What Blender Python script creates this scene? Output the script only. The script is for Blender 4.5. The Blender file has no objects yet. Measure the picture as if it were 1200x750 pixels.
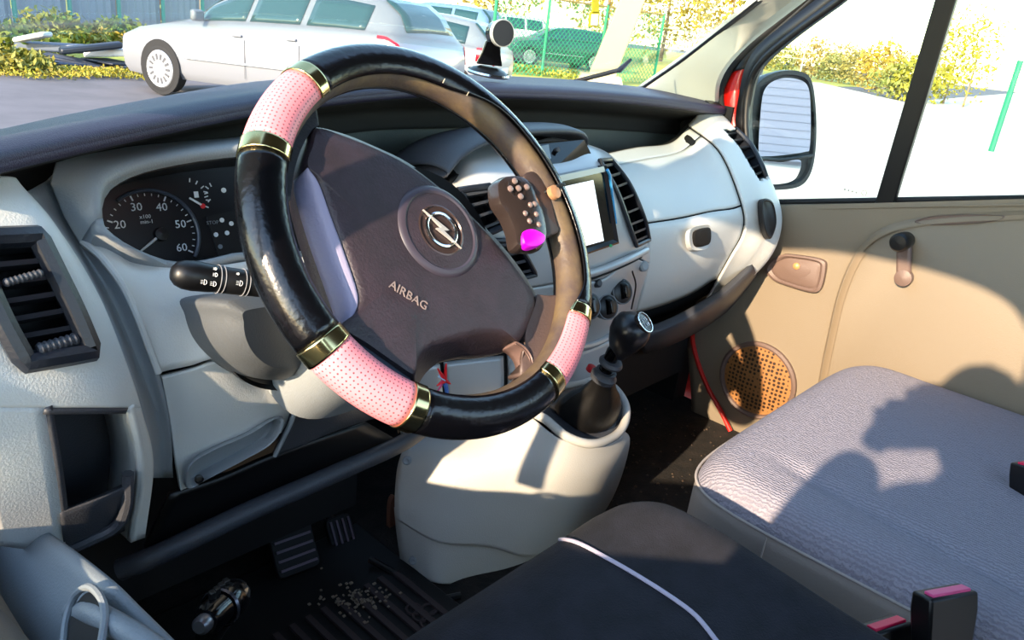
import bpy, bmesh, math, random
import numpy as np
from mathutils import Vector, Matrix
random.seed(7); rng=np.random.default_rng(7)
SC=bpy.context.scene; COL=SC.collection
PI=math.pi
# ------------------------------------------------------------------ camera
PSI,TH,RO,F=49.5,21.0,6.7,905.0
CAM=np.array([-.92,0,1.48])
def cam_axes():
    p,t,r=[math.radians(a) for a in (PSI,TH,RO)]
    fw=np.array([math.sin(p)*math.cos(t),math.cos(p)*math.cos(t),-math.sin(t)])
    rt=np.array([math.cos(p),-math.sin(p),0.]); up=np.cross(rt,fw)
    r2=rt*math.cos(r)+up*math.sin(r); u2=np.cross(r2,fw)
    return r2,u2,fw
RT,UP,FW=cam_axes()
cd=bpy.data.cameras.new('camera'); co=bpy.data.objects.new('camera',cd); COL.objects.link(co)
M3=Matrix(((RT[0],UP[0],-FW[0]),(RT[1],UP[1],-FW[1]),(RT[2],UP[2],-FW[2])))
co.matrix_world=Matrix.Translation(CAM)@M3.to_4x4()
cd.sensor_width=36; cd.lens=36*F/1200; cd.clip_start=.02; cd.clip_end=500
SC.camera=co
# ------------------------------------------------------------------ sky, sun, exposure
SUN=np.array([.91,.172,-.372]); SUN=SUN/np.linalg.norm(SUN)
w=bpy.data.worlds.new('sky'); SC.world=w; w.use_nodes=True
nt=w.node_tree; bg=nt.nodes['Background']
sk=nt.nodes.new('ShaderNodeTexSky'); sk.sky_type='NISHITA'; sk.sun_disc=False
sk.sun_elevation=math.asin(-SUN[2]); sk.sun_rotation=math.atan2(-SUN[0],-SUN[1]); sk.dust_density=.3; sk.air_density=1.2
nt.links.new(sk.outputs[0],bg.inputs[0]); bg.inputs[1].default_value=.82
sl=bpy.data.lights.new('sun','SUN'); sl.energy=12.5; sl.angle=math.radians(.6); sl.color=(1,.78,.54)
so=bpy.data.objects.new('sun',sl); COL.objects.link(so); so.rotation_euler=Vector(SUN).to_track_quat('-Z','Y').to_euler(); so.location=(-8,-2,8)
SC.view_settings.view_transform='Standard'; SC.view_settings.look='None'; SC.view_settings.gamma=1; SC.view_settings.use_curve_mapping=False
SC.view_settings.exposure=0.0
# ------------------------------------------------------------------ materials
def lin(h):
    c=[int(h[i:i+2],16)/255 for i in (0,2,4)]
    return tuple(x/12.92 if x<.04045 else ((x+.055)/1.055)**2.4 for x in c)+(1,)
MATS={}
def mat(name,hexc,rough=.5,metal=0,bump=0,scale=300,var=0,hex2=None,vscale=6,spec=.5,emit=None,coat=0):
    if name in MATS: return MATS[name]
    m=bpy.data.materials.new(name); m.use_nodes=True; MATS[name]=m
    n=m.node_tree.nodes; L=m.node_tree.links; b=n['Principled BSDF']
    b.inputs['Base Color'].default_value=lin(hexc); b.inputs['Roughness'].default_value=rough; b.inputs['Metallic'].default_value=metal
    b.inputs['Specular IOR Level'].default_value=spec
    if coat: b.inputs['Coat Weight'].default_value=coat; b.inputs['Coat Roughness'].default_value=.1
    tc=n.new('ShaderNodeTexCoord')
    if hex2:
        t=n.new('ShaderNodeTexNoise'); t.inputs['Scale'].default_value=vscale; t.inputs['Detail'].default_value=6; t.inputs['Roughness'].default_value=.65
        L.new(tc.outputs['Object'],t.inputs['Vector'])
        r=n.new('ShaderNodeValToRGB'); r.color_ramp.elements[0].position=.38; r.color_ramp.elements[1].position=.64
        r.color_ramp.elements[0].color=lin(hexc); r.color_ramp.elements[1].color=lin(hex2)
        L.new(t.outputs[0],r.inputs[0]); L.new(r.outputs[0],b.inputs['Base Color'])
    if bump:
        t=n.new('ShaderNodeTexNoise'); t.inputs['Scale'].default_value=scale; t.inputs['Detail'].default_value=3
        L.new(tc.outputs['Object'],t.inputs['Vector'])
        bp=n.new('ShaderNodeBump'); bp.inputs['Strength'].default_value=bump; bp.inputs['Distance'].default_value=.002
        L.new(t.outputs[0],bp.inputs['Height']); L.new(bp.outputs[0],b.inputs['Normal'])
    if emit: b.inputs['Emission Color'].default_value=lin(hexc); b.inputs['Emission Strength'].default_value=emit
    return m
def glassmat(name,tint='f4faf7',refl=1.0):
    m=bpy.data.materials.new(name); m.use_nodes=True; n=m.node_tree.nodes; L=m.node_tree.links
    out=n['Material Output']; n.remove(n['Principled BSDF'])
    t=n.new('ShaderNodeBsdfTransparent'); t.inputs[0].default_value=lin(tint)
    g=n.new('ShaderNodeBsdfGlossy'); g.inputs['Roughness'].default_value=.02
    lw=n.new('ShaderNodeLayerWeight'); lw.inputs['Blend'].default_value=.5; pw=n.new('ShaderNodeMath'); pw.operation='POWER'; pw.inputs[1].default_value=4; f=n.new('ShaderNodeMath'); f.operation='MULTIPLY_ADD'; f.inputs[1].default_value=.5; f.inputs[2].default_value=.03
    L.new(lw.outputs['Facing'],pw.inputs[0]); L.new(pw.outputs[0],f.inputs[0])
    mx=n.new('ShaderNodeMixShader'); L.new(f.outputs[0],mx.inputs[0]); L.new(t.outputs[0],mx.inputs[1]); L.new(g.outputs[0],mx.inputs[2]); L.new(mx.outputs[0],out.inputs[0])
    MATS[name]=m; return m
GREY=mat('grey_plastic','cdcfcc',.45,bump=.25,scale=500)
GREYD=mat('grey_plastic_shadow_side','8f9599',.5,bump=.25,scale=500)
RECESS=mat('grey_green_plastic','434c4c',.5,bump=.2,scale=500)
VENTF=mat('vent_black_blue','1c2028',.35,bump=.2)
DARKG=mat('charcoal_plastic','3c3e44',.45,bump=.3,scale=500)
PAD=mat('navy_soft_pad','2a2840',.55,bump=.5,scale=700)
BLACK=mat('black_plastic','070709',.4)
BLACKM=mat('matt_black','060607',.8)
SILVER=mat('silver_paint_plastic','b3b6b8',.35,metal=.25)
CHROME=mat('chrome','d8d8d8',.12,metal=1)
GOLD=mat('pale_gold_chrome','d8c48a',.15,metal=1)
LEATHER=mat('black_glossy_leather','060609',.24,bump=.35,scale=120,coat=.15)
RIM=mat('worn_brown_rim','4a3e3c',.5,bump=.3,scale=200,hex2='6a5a42',vscale=18)
PADBAG=mat('airbag_vinyl','2a2228',.5,bump=.4,scale=350,hex2='342931',vscale=40)
FACET=mat('airbag_facet_skylit','8c88a2',.5,bump=.2,scale=300)  # pad vinyl made paler, standing in for sky reflection
DOORM=mat('beige_grey_door_plastic','7f7362',.5,bump=.2,scale=400)
DOORG=mat('taupe_plastic','6b5850',.5,bump=.2,scale=400)
WHITEINK=mat('white_print','dfe3e6',.6)
REDINK=mat('red_print','d02028',.6)
GLOSSBLK=mat('gloss_black','050507',.12)
CARPET=mat('dirty_black_carpet','0c0b0a',.95,bump=1,scale=160,hex2='221c18',vscale=30)
SEATD=mat('dark_navy_seat_fabric','0e0f18',.9,bump=.6,scale=500,hex2='1b1c26',vscale=25)
PIPING=mat('pale_piping','b9b2c4',.7)
REDSEAL=mat('red_body_paint','c4170f',.3,coat=.5)
HEADLIN=mat('pale_headliner','c9cbbf',.8,bump=.2,scale=300)
LININ=mat('dark_cab_lining','4a4844',.85,bump=.2,scale=300)
RUBBER=mat('black_rubber','050506',.7)
SCREEN=mat('screen_face','e9eef2',.25,emit=1.0)
MIRROR=mat('mirror_glass','f2f2f4',.02,metal=1)
BTN=mat('brown_grey_button','7a6864',.25)
BRONZE=mat('bronze_plastic','2e2624',.22,bump=.1)
MAG=mat('magenta_redaction','f000f0',.35)
GLASS=glassmat('clear_glass'); 
# fabric with wave weave
def fabric():
    m=mat('grey_weave_fabric','a6a3b4',.9); n=m.node_tree.nodes;L=m.node_tree.links;b=n['Principled BSDF']
    tc=n.new('ShaderNodeTexCoord'); wv=n.new('ShaderNodeTexWave'); wv.inputs['Scale'].default_value=60; wv.inputs['Distortion'].default_value=5; wv.inputs['Detail Scale'].default_value=3
    L.new(tc.outputs['Object'],wv.inputs['Vector']); r=n.new('ShaderNodeValToRGB'); r.color_ramp.elements[0].color=lin('827f8c'); r.color_ramp.elements[1].color=lin('95929e')
    L.new(wv.outputs['Fac'],r.inputs[0]); L.new(r.outputs[0],b.inputs['Base Color'])
    bp=n.new('ShaderNodeBump'); bp.inputs['Strength'].default_value=.5; bp.inputs['Distance'].default_value=.003; L.new(wv.outputs['Fac'],bp.inputs['Height']); L.new(bp.outputs[0],b.inputs['Normal'])
    return m
SEATG=fabric()
SEATSIDE=mat('grey_seat_side_vinyl','8f8782',.6,bump=.2,scale=300)
def perforated():
    m=mat('pink_perforated_leather','f0909a',.5,coat=.1); n=m.node_tree.nodes;L=m.node_tree.links;b=n['Principled BSDF']
    uv=n.new('ShaderNodeUVMap'); vo=n.new('ShaderNodeTexVoronoi'); vo.inputs['Scale'].default_value=1; vo.inputs['Randomness'].default_value=.12
    L.new(uv.outputs[0],vo.inputs['Vector']); r=n.new('ShaderNodeValToRGB'); r.color_ramp.interpolation='LINEAR'
    r.color_ramp.elements[0].position=.14; r.color_ramp.elements[0].color=lin('6a3038'); r.color_ramp.elements[1].position=.22; r.color_ramp.elements[1].color=lin('ef8a94')
    L.new(vo.outputs['Distance'],r.inputs[0]); L.new(r.outputs[0],b.inputs['Base Color']); return m
PINK=perforated()
def padmat():   # fine ribbed soft pad
    m=MATS['navy_soft_pad']; return m
# ------------------------------------------------------------------ helpers
V3=lambda p: np.array(p,float)
def at(px,py,y=None,x=None,z=None,n=None,p=None):
    d=RT*((px-600)/F)-UP*((py-375)/F)+FW
    if n is not None: return CAM+d*(np.dot(p-CAM,n)/np.dot(d,n))
    if y is not None: return CAM+d*((y-CAM[1])/d[1])
    if x is not None: return CAM+d*((x-CAM[0])/d[0])
    return CAM+d*((z-CAM[2])/d[2])
def Y(*t): return [at(a,b,y=c) for a,b,c in t]
def X(x,*t): return [at(a,b,x=x) for a,b in t]
def worldoff(o):
    v=np.zeros(3)
    while o is not None: v=v+V3(o.location); o=o.parent
    return v
def tag(o,label=None,cat=None,group=None,kind=None):
    if label: o['label']=label
    if cat: o['category']=cat
    if group: o['group']=group
    if kind: o['kind']=kind
    return o
def thing(name,loc,label,cat,group=None):
    o=bpy.data.objects.new(name,None); COL.objects.link(o); o.location=tuple(loc); o.empty_display_size=.05
    return tag(o,label,cat,group)
class MB:
    def __init__(s): s.v=[]; s.f=[]; s.uv={}
    def add(s,v,f):
        k=len(s.v); s.v+= [tuple(map(float,p)) for p in v]; s.f+= [tuple(i+k for i in q) for q in f]; return s
    def box(s,c,dx,dy,dz,ax=None):
        ax=np.eye(3) if ax is None else ax
        c=V3(c); P=[c+ax[0]*dx*i+ax[1]*dy*j+ax[2]*dz*k for i in(-.5,.5) for j in(-.5,.5) for k in(-.5,.5)]
        return s.add(P,[(0,1,3,2),(4,6,7,5),(0,4,5,1),(2,3,7,6),(0,2,6,4),(1,5,7,3)])
    def tube(s,path,r,n=10,closed=False,cap=True,up=None):
        P=[V3(p) for p in path]; m=len(P); k0=len(s.v); rr=r if hasattr(r,'__len__') else [r]*m
        a=None
        for i in range(m):
            t=(P[(i+1)%m]-P[i-1]) if closed else (P[min(i+1,m-1)]-P[max(i-1,0)])
            t=t/(np.linalg.norm(t)+1e-12)
            if a is None:
                a=np.cross(t,[0,0,1.]) if abs(t[2])<.9 else np.cross(t,[1.,0,0])
            a=a-t*np.dot(a,t); a/=np.linalg.norm(a)+1e-12; b=np.cross(t,a)
            for j in range(n):
                q=2*PI*j/n; s.v.append(tuple(P[i]+rr[i]*(math.cos(q)*a+math.sin(q)*b)))
        for i in range(m if closed else m-1):
            for j in range(n):
                i2=(i+1)%m; j2=(j+1)%n
                s.f.append((k0+i*n+j,k0+i*n+j2,k0+i2*n+j2,k0+i2*n+j))
        if cap and not closed:
            s.f.append(tuple(k0+j for j in range(n))[::-1]); s.f.append(tuple(k0+(m-1)*n+j for j in range(n)))
        return s
    def lathe(s,c,axis,prof,n=24,cap=True):
        # prof: list of (radius, height along axis)
        ax=V3(axis)/np.linalg.norm(axis); a=np.cross(ax,[0,0,1.]) if abs(ax[2])<.9 else np.cross(ax,[1.,0,0]); a/=np.linalg.norm(a); b=np.cross(ax,a)
        k0=len(s.v); m=len(prof)
        for r,h in prof:
            for j in range(n):
                q=2*PI*j/n; s.v.append(tuple(V3(c)+ax*h+r*(math.cos(q)*a+math.sin(q)*b)))
        for i in range(m-1):
            for j in range(n):
                j2=(j+1)%n; s.f.append((k0+i*n+j,k0+i*n+j2,k0+(i+1)*n+j2,k0+(i+1)*n+j))
        if cap:
            s.f.append(tuple(k0+j for j in range(n))[::-1]); s.f.append(tuple(k0+(m-1)*n+j for j in range(n)))
        return s
    def loops(s,LP,cap0=True,cap1=True):
        n=len(LP[0]); k0=len(s.v)
        for l in LP: s.v+=[tuple(map(float,p)) for p in l]
        for i in range(len(LP)-1):
            for j in range(n):
                j2=(j+1)%n; s.f.append((k0+i*n+j,k0+i*n+j2,k0+(i+1)*n+j2,k0+(i+1)*n+j))
        if cap0: s.f.append(tuple(k0+j for j in range(n))[::-1])
        if cap1: s.f.append(tuple(k0+(len(LP)-1)*n+j for j in range(n)))
        return s
    def grid(s,G):
        G=np.asarray(G); a,b,_=G.shape; k0=len(s.v); s.v+=[tuple(p) for p in G.reshape(-1,3)]
        s.f+=[(k0+i*b+j,k0+i*b+j+1,k0+(i+1)*b+j+1,k0+(i+1)*b+j) for i in range(a-1) for j in range(b-1)]
        return s
    def build(s,name,m,parent=None,smooth=True,bevel=0,solid=0,auto=40,segs=2,recalc=True):
        me=bpy.data.meshes.new(name); v=np.array(s.v)
        if parent is not None: off=worldoff(parent)
        else:
            off=np.array([(v[:,0].min()+v[:,0].max())/2,(v[:,1].min()+v[:,1].max())/2,v[:,2].min()])
        me.from_pydata([tuple(p) for p in (v-off)],[],s.f); me.update()
        if recalc:
            bm=bmesh.new(); bm.from_mesh(me); bmesh.ops.recalc_face_normals(bm,faces=bm.faces); bm.to_mesh(me); bm.free()
        o=bpy.data.objects.new(name,me); COL.objects.link(o)
        if parent is not None: o.parent=parent
        else: o.location=tuple(off)
        me.materials.append(m)
        if smooth:
            me.polygons.foreach_set('use_smooth',[True]*len(me.polygons))
            try: me.set_sharp_from_angle(angle=math.radians(auto))
            except Exception: pass
        if solid:
            md=o.modifiers.new('solid','SOLIDIFY'); md.thickness=abs(solid); md.offset=-1 if solid>0 else 1
        if bevel:
            md=o.modifiers.new('bevel','BEVEL'); md.width=bevel; md.segments=segs; md.limit_method='ANGLE'; md.angle_limit=math.radians(35)
        return o
def cr(P,n,closed=False):
    """Catmull-Rom through the points"""
    P=np.array(P,float); m=len(P)
    if m==1: return np.repeat(P,n,0)
    seg=m if closed else m-1
    ts=np.linspace(0,seg,n,endpoint=not closed); out=[]
    for t in ts:
        i=min(int(t),seg-1); u=t-i
        g=(lambda k: P[k%m]) if closed else (lambda k: P[k] if 0<=k<m else (2*P[0]-P[1] if k<0 else 2*P[-1]-P[-2]))
        a,b,c,d=g(i-1),g(i),g(i+1),g(i+2)
        out.append(.5*((2*b)+(-a+c)*u+(2*a-5*b+4*c-d)*u*u+(-a+3*b-3*c+d)*u**3))
    return np.array(out)
def surf(rows,nu=24,nv=24,u=(0,1),v=(0,1),closed=False):
    """smooth surface through a grid of control points; u along a row, v down the rows; returns nv x nu x 3"""
    N=40
    A=np.array([cr(r,N+1 if not closed else N,closed) for r in rows]); 
    B=np.array([cr(A[:,j],N+1) for j in range(A.shape[1])]).transpose(1,0,2)
    if closed: return B
    def samp(B,us,axis):
        x=np.linspace(us[0],us[1],nu if axis==1 else nv)*N; i=np.clip(x.astype(int),0,N-1); f=(x-i)
        if axis==1: return B[:,i]*(1-f)[None,:,None]+B[:,i+1]*f[None,:,None]
        return B[i]*(1-f)[:,None,None]+B[i+1]*f[:,None,None]
    return samp(samp(B,u,1),v,0)
def inpoly(x,y,P):
    c=False; j=len(P)-1
    for i in range(len(P)):
        if (P[i][1]>y)!=(P[j][1]>y) and x<(P[j][0]-P[i][0])*(y-P[i][1])/(P[j][1]-P[i][1])+P[i][0]: c=not c
        j=i
    return c
def proj(p):
    d=V3(p)-CAM; z=d@FW; return 600+F*(d@RT)/z, 375-F*(d@UP)/z
def sheet(name,rows,m,parent=None,nu=24,nv=24,u=(0,1),v=(0,1),solid=.006,closed=False,shift=None,holes=()):
    G=surf(rows,nu,nv,u,v,closed)
    if closed: G=np.concatenate([G,G[:,:1]],1)
    if shift is not None: G=G+V3(shift)
    toward=CAM-G.mean((0,1)); 
    nrm=np.cross(G[0,-1]-G[0,0],G[-1,0]-G[0,0]) if not closed else None
    b=MB().grid(G); 
    if nrm is not None and np.dot(nrm,toward)<0: b.f=[q[::-1] for q in b.f]
    if holes:
        vv=np.array(b.v); keep=[]
        for q in b.f:
            x,y=proj(vv[list(q)].mean(0))
            if not any(inpoly(x,y,H) for H in holes): keep.append(q)
        b.f=keep
    return b.build(name,m,parent,solid=solid,recalc=False)
def frame_of(nrm,up=(0,0,1)):
    n=V3(nrm)/np.linalg.norm(nrm); u=np.cross(up,n); u/=np.linalg.norm(u); return u,np.cross(n,u),n
def prism(outline,nrm,depth,front=0):
    """closed outline of 3D points extruded along -nrm"""
    n=V3(nrm)/np.linalg.norm(nrm); O=[V3(p) for p in outline]
    return MB().loops([[p+n*front for p in O],[p+n*(front-depth) for p in O]])
def rrect(w,h,r,n=5):
    P=[]
    for cx,cy,a0 in ((w/2-r,h/2-r,0),(-w/2+r,h/2-r,90),(-w/2+r,-h/2+r,180),(w/2-r,-h/2+r,270)):
        for i in range(n): a=math.radians(a0+90*i/(n-1)); P.append((cx+r*math.cos(a),cy+r*math.sin(a)))
    return P
def text(s,name,c,u,v,size,m,parent,lift=.0008,depth=.0006,align='CENTER'):
    cu=bpy.data.curves.new(name,'FONT'); cu.body=s; cu.size=1; cu.align_x=align; cu.align_y='CENTER'; cu.extrude=.0; cu.resolution_u=2
    t=bpy.data.objects.new(name+'_tmp',cu); COL.objects.link(t); bpy.context.view_layer.update()
    me=bpy.data.meshes.new_from_object(t.evaluated_get(bpy.context.evaluated_depsgraph_get())); bpy.data.objects.remove(t)
    u=V3(u)/np.linalg.norm(u); v=V3(v)/np.linalg.norm(v); n=np.cross(u,v); off=worldoff(parent)
    for q in me.vertices: q.co=tuple(V3(c)-off+u*q.co.x*size+v*q.co.y*size+n*lift)
    me.materials.clear(); me.materials.append(m); me.name=name
    o=bpy.data.objects.new(name,me); COL.objects.link(o); o.parent=parent
    md=o.modifiers.new('solid','SOLIDIFY'); md.thickness=depth
    return o
def strip(left,right,n,t0=0,t1=1):
    L=cr(left,n); R_=cr(right,n); return L,R_
SLAT=mat('slat_plastic','24272e',.3)
def vent(parent,left,right,nslat,framemat,inward,slat=SLAT,name='air_vent',fr=.006,tilt=.006,label=None,wheel=None):
    """slatted outlet between two edge curves; inward = vector into the dash"""
    inward=V3(inward)/np.linalg.norm(inward)
    L=cr(left,24); R_=cr(right,24)
    back=MB().grid(np.stack([L+inward*.035,R_+inward*.035],1)).build('vent_duct',BLACKM,parent,solid=.003)
    ring=[*L,*[L[-1]+(R_[-1]-L[-1])*k for k in(.33,.66)],*R_[::-1],*[R_[0]+(L[0]-R_[0])*k for k in(.33,.66)]]
    f=MB().tube(ring,fr,8,closed=True); 
    # side walls
    rr=np.array(ring+[ring[0]]); f.grid(np.stack([rr,rr+inward*.035],0))
    fo=f.build(name,framemat,parent)
    if label: fo['label']=label
    sub=fo if fo.parent is None or fo.parent.parent is None else parent
    L2=cr(left,nslat*2+1)[1::2]; R2=cr(right,nslat*2+1)[1::2]
    proto=None
    for a,b in zip(L2,R2):
        mid=(a+b)/2; e=inward*.018+np.array([0,0,-1])*tilt
        A=[a+inward*.001,b+inward*.001,b+inward*.001+e,a+inward*.001+e]; th=np.array([0,0,.0022])
        MB().loops([[p+th for p in A],[p-th for p in A]]).build('slat',slat,sub,smooth=False)
    return fo
# ------------------------------------------------------------------ van shell (setting)
def struct(o): o['kind']='structure'; return o
FLZ=.575
b=MB().box((0,.35,FLZ-.02),1.74,1.9,.04); floor=struct(b.build('floor',CARPET,smooth=False))
b=MB().box((0,1.36,.87),1.70,.04,.60); struct(b.build('wall_front',BLACKM,smooth=False))
# bulkhead left out: sky light from behind is let in to brighten the dash
# roof, crowned
rows=[[(x,yy,1.93-.10*abs(x/.75)**3-(.16*((yy-.25)/.35)**2 if yy>.25 else 0)) for x in (-.76,-.5,0,.5,.76)] for yy in (-.6,-.2,.15,.4,.58)]
G=surf(rows,20,14); 
MBr=MB().grid(G); struct(MBr.build('ceiling',LININ,solid=.03))
# door geometry is mirrored: s=+1 passenger, s=-1 driver
def sillz0(y): return 1.158+.247*(.706-y)
XD=.80
def DP(s,px,py,x=XD): p=at(px,py,x=x); p[0]*=s; return p
sillz=sillz0
def arc_roof(s):   # inner edge of the window opening (front pillar, roof rail, rear post)
    fr=[at(a,b_,x=c) for a,b_,c in ((884,235,.815),(874,150,.815),(879,100,.815),(893,72,.81),(930,40,.80),(985,0,.785),(1035,-38,.775))]
    k=fr[-1]
    if s<0: fr[0]=fr[0]+np.array([0,0,-.09])
    pts=[tuple(q) for q in fr]+[(.765,.33,1.735),(.757,.15,1.755),(.757,-.03,1.75),(.762,-.12,1.71),(.775,-.16,1.62),(.80,-.17,1.30)]
    if s<0: pts=[(a_+.02,b_,c_) for a_,b_,c_ in pts]
    return [np.array((s*a,b_,c)) for a,b_,c in pts]
def make_door(s,name):
    sillz=(lambda y: sillz0(y)) if s>0 else (lambda y: sillz0(y)-.11)
    d=thing(name,(s*.83,.3,FLZ),None,None); struct(d)
    # inner panel
    ys=[.875,.80,.66,.48,.28,.05,-.17,-.40]
    top=[(s*(.80),y,sillz(y)-(0 if s>0 else .11)) for y in ys]; top2=[(s*.835,y,sillz(y)+(.0 if s>0 else -.06)) for y in ys]; top3=[(s*.895,y,sillz(y)+(-.004 if s>0 else -.012+.11*(.5-y))) for y in ys]
    m1=[(s*.795,y,sillz(y)-(.02 if s>0 else .15)) for y in ys]; m2=[(s*.80,y,.98) for y in ys]; m3=[(s*.80,y,.80) for y in ys]
    m4=[(s*.802,y+(.0 if y<.8 else -.05),.62) for y in ys]; m5=[(s*.815,y+(0 if y<.8 else -.06),.54) for y in ys]
    sheet('door_panel',[top3,top2,top,m1,m2,m3,m4,m5],DOORM,d,30,40,solid=.01)
    # raised armrest field behind the arch line
    arch=[(950,520),(962,440),(972,390),(984,340),(1003,297),(1030,270),(1065,257),(1120,250),(1200,246)]
    if s>0:
        A=[DP(s,*q) for q in arch]
        A=cr(A,30); yb=-.35; lo=.60
        outl=[*A,np.array((s*XD,yb,sillz(yb)-.03)),np.array((s*XD,yb,lo)),np.array((s*XD,A[0][1],lo))]
        c=np.mean(outl,0)
        def off(k,dx): return [np.array((p[0]-s*dx, c[1]+(p[1]-c[1])*(1-k), c[2]+(p[2]-c[2])*(1-k))) for p in outl]
        MB().loops([off(0,-.004),off(.004,.006),off(.02,.013),off(.05,.016)]).build('armrest_field',DOORM,d)
        bandI=np.array([p+np.array([-s*.001,(-.022 if p[2]<1.12 else -.008),(-.0 if p[2]<1.12 else -.014)]) for p in A])
        G=np.stack([A+np.array([-s*.011,0,0]),A*.5+bandI*.5+np.array([-s*.019,0,0]),bandI+np.array([-s*.0195,0,0])],1); MB().grid(G).build('arch_band',mat('tan_arch_trim','7d6e5a',.5),d)
    # outer skin, window frame
    ysk=[1.0,.7,.3,-.1,-.45]
    sheet('outer_skin',[[(s*.905,y,sillz(y)) for y in ysk],[(s*.945,y,1.0) for y in ysk],[(s*.95,y,.7) for y in ysk],[(s*.93,y,.42) for y in ysk]],REDSEAL,d,solid=.01)
    e=arc_roof(s); P=cr(e,60)
    MB().tube(P,.008 if s>0 else .015,10).build('window_frame',BLACK,d)
    P2=P+np.array([s*.008,0,0])+np.array([0,.0,.0]); cc=np.array([s*.78,.25,1.4]);
    outer=np.array([p+(p-cc)/np.linalg.norm(p-cc)*(.014 if s>0 else .035) for p in P])
    MB().grid(np.stack([P,outer+np.array([s*.004,0,0])],1)).build('frame_flange',BLACK,d,solid=.02)
    seal=[(s*(.812 if s>0 else .89),y,sillz(y)+(.006 if s>0 else -.012+.11*(.5-y))) for y in np.linspace(.79,-.17,20)]
    MB().tube(seal,.007,8).build('window_seal',RUBBER,d)
    # quarter-light bar
    a0=at(1036,243,x=.81); a1=at(1109,0,x=.77); dirn=(a1-a0); a1=a0+dirn*1.35
    # end at the roof rail
    k=(1.745-a0[2])/(dirn[2]); a1=a0+dirn*k; a1[0]=.757
    a0=a0*np.array([s,1,1]); a1=a1*np.array([s,1,1])
    if s<0: a0=a0+np.array([-.035,.03,-.09]); a1=a1+np.array([-.03,.03,0])
    wv=np.array([0,.0185,0]); tv=np.array([.009,0,0])
    MB().loops([[p+wv+tv,p-wv+tv,p-wv-tv,p+wv-tv] for p in (a0-np.array([0,0,.02]),a1)]).build('divider_bar',BLACK,d,bevel=.003)
    # glass
    # cant rail and rear post closing the shell above and behind the opening
    up_=[p for p in P if p[2]>1.55 and p[1]<.60]
    G=[[p,np.array((s*(.80),p[1],max(p[2]+.03,1.80))),np.array((s*.74,min(p[1],.56),1.87))] for p in up_]
    struct(MB().grid(np.array(G)).build('trim_9' if s>0 else 'trim_10',LININ,solid=.02))
    ys_=[-.155,-.30,-.62]
    G=[[np.array((s*x,y,z)) for y in ys_] for x,z in ((.80,1.87),(.80,1.70),(.81,1.5),(.82,1.2),(.82,.56))]
    struct(MB().grid(np.array(G)).build('trim_11' if s>0 else 'trim_12',LININ,solid=.03,smooth=False))
    return d,a0,a1,P
dR,ra0,ra1,RP=make_door(1,'door_1')
dL,la0,la1,LP=make_door(-1,'door_2')
# passenger window glass in two panes (driver's window is wound down)
def pane(name,front):
    pts=[]
    barline=lambda z: ra0+(ra1-ra0)*((z-ra0[2])/(ra1[2]-ra0[2]))
    for p in RP:
        bp=barline(p[2])
        if front and p[1]>bp[1] and p[2]>1.14: pts.append(p)
        if not front and p[1]<bp[1]: pts.append(p)
    if front: poly=[*pts, ra1, ra0, np.array((.803,.75,sillz(.75)))]
    else: poly=[*pts, np.array((.80,-.15,sillz(-.15))), ra0, ra1]
    o=prism(poly,(-1,0,0),.004).build(name,GLASS,smooth=False); struct(o); return o
pane('window_1',True); pane('window_2',False)
ink=thing('glass_stamp',at(1000,226,x=.79),'small round maker stamp etched low on passenger front side glass','stamp')
MB().tube([at(1012.6+3*math.cos(a),226+3*math.sin(a),x=.798) for a in np.linspace(0,2*PI,16)[:-1]],.0006,5,closed=True).build('stamp_ring',mat('etch_tan','b8a070',.8),ink)
for k in range(4): MB().box(at(990+4.5*k,222+1.2*k,x=.798),.0006,.004,.004).build('stamp_mark',mat('etch_pale','d8d0c0',.8),ink,smooth=False)
# passenger door fittings
hp=thing('inner_door_handle',at(932,320,x=.795),'taupe D-shaped inner release handle set in the passenger door','handle')
outl=[(897,316),(903,305),(918,298),(935,299),(955,302),(966,306),(968,313),(964,334),(958,342),(945,341),(925,335),(907,328)]
O=cr(X(.79,*outl),48,True); c=O.mean(0); I=c+(O-c)*.80; I2=c+(O-c)*.70
ix=np.array([1.,0,0])
MB().loops([O+ix*.008,O-ix*.004,c+(O-c)*.9-ix*.006,I-ix*.002,I+ix*.002,I2-ix*.0005],cap0=False).build('bezel',DOORG,hp)
lev=X(.79,(915,312),(930,307),(948,312),(950,320),(938,327),(922,322)); L6=cr(lev,30,True); cl=L6.mean(0)
MB().loops([L6+ix*.006,cl+(L6-cl)*.95-ix*.001,cl+(L6-cl)*.6-ix*.003],cap0=False).build('pull_lever',DOORG,hp)
MB().lathe(at(933,312,x=.785),(-1,0,0),[(.0,-.004),(.008,-.004),(.008,0),(.005,.003),(0,.0035)],16).build('lock_button',mat('amber_button','b08a5a',.35),hp)
ck=thing('window_crank',at(1058,330,x=.79),'black window winder hanging straight down on the passenger door','crank')
c0=at(1060,282,x=.775); c1=at(1060,325,x=.775)
MB().loops([[p+np.array([dx,-yy,0])  for dx,yy in ((0,.016),(-.012,.013),(-.012,-.013),(0,-.016))] for p in (c0+np.array([0,0,.006]),(c0+c1)/2,c1)]).build('arm',DOORG,ck,bevel=.004)
MB().lathe(c1+np.array([.004,0,0]),(-1,0,0),[(.0,0),(.017,0),(.017,.016),(.010,.019),(0,.02)],24).build('spindle_cap',DOORG,ck)
MB().lathe(c0,(-1,0,0),[(0,-.014),(.017,-.014),(.019,.01),(.019,.035),(.015,.042),(0,.043)],24).build('grip_knob',BLACK,ck)
sp=thing('door_speaker',at(887,489,x=.79),'round bronze perforated speaker grille low on the passenger door','speaker')
sc_=at(887,446,x=.795)
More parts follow.
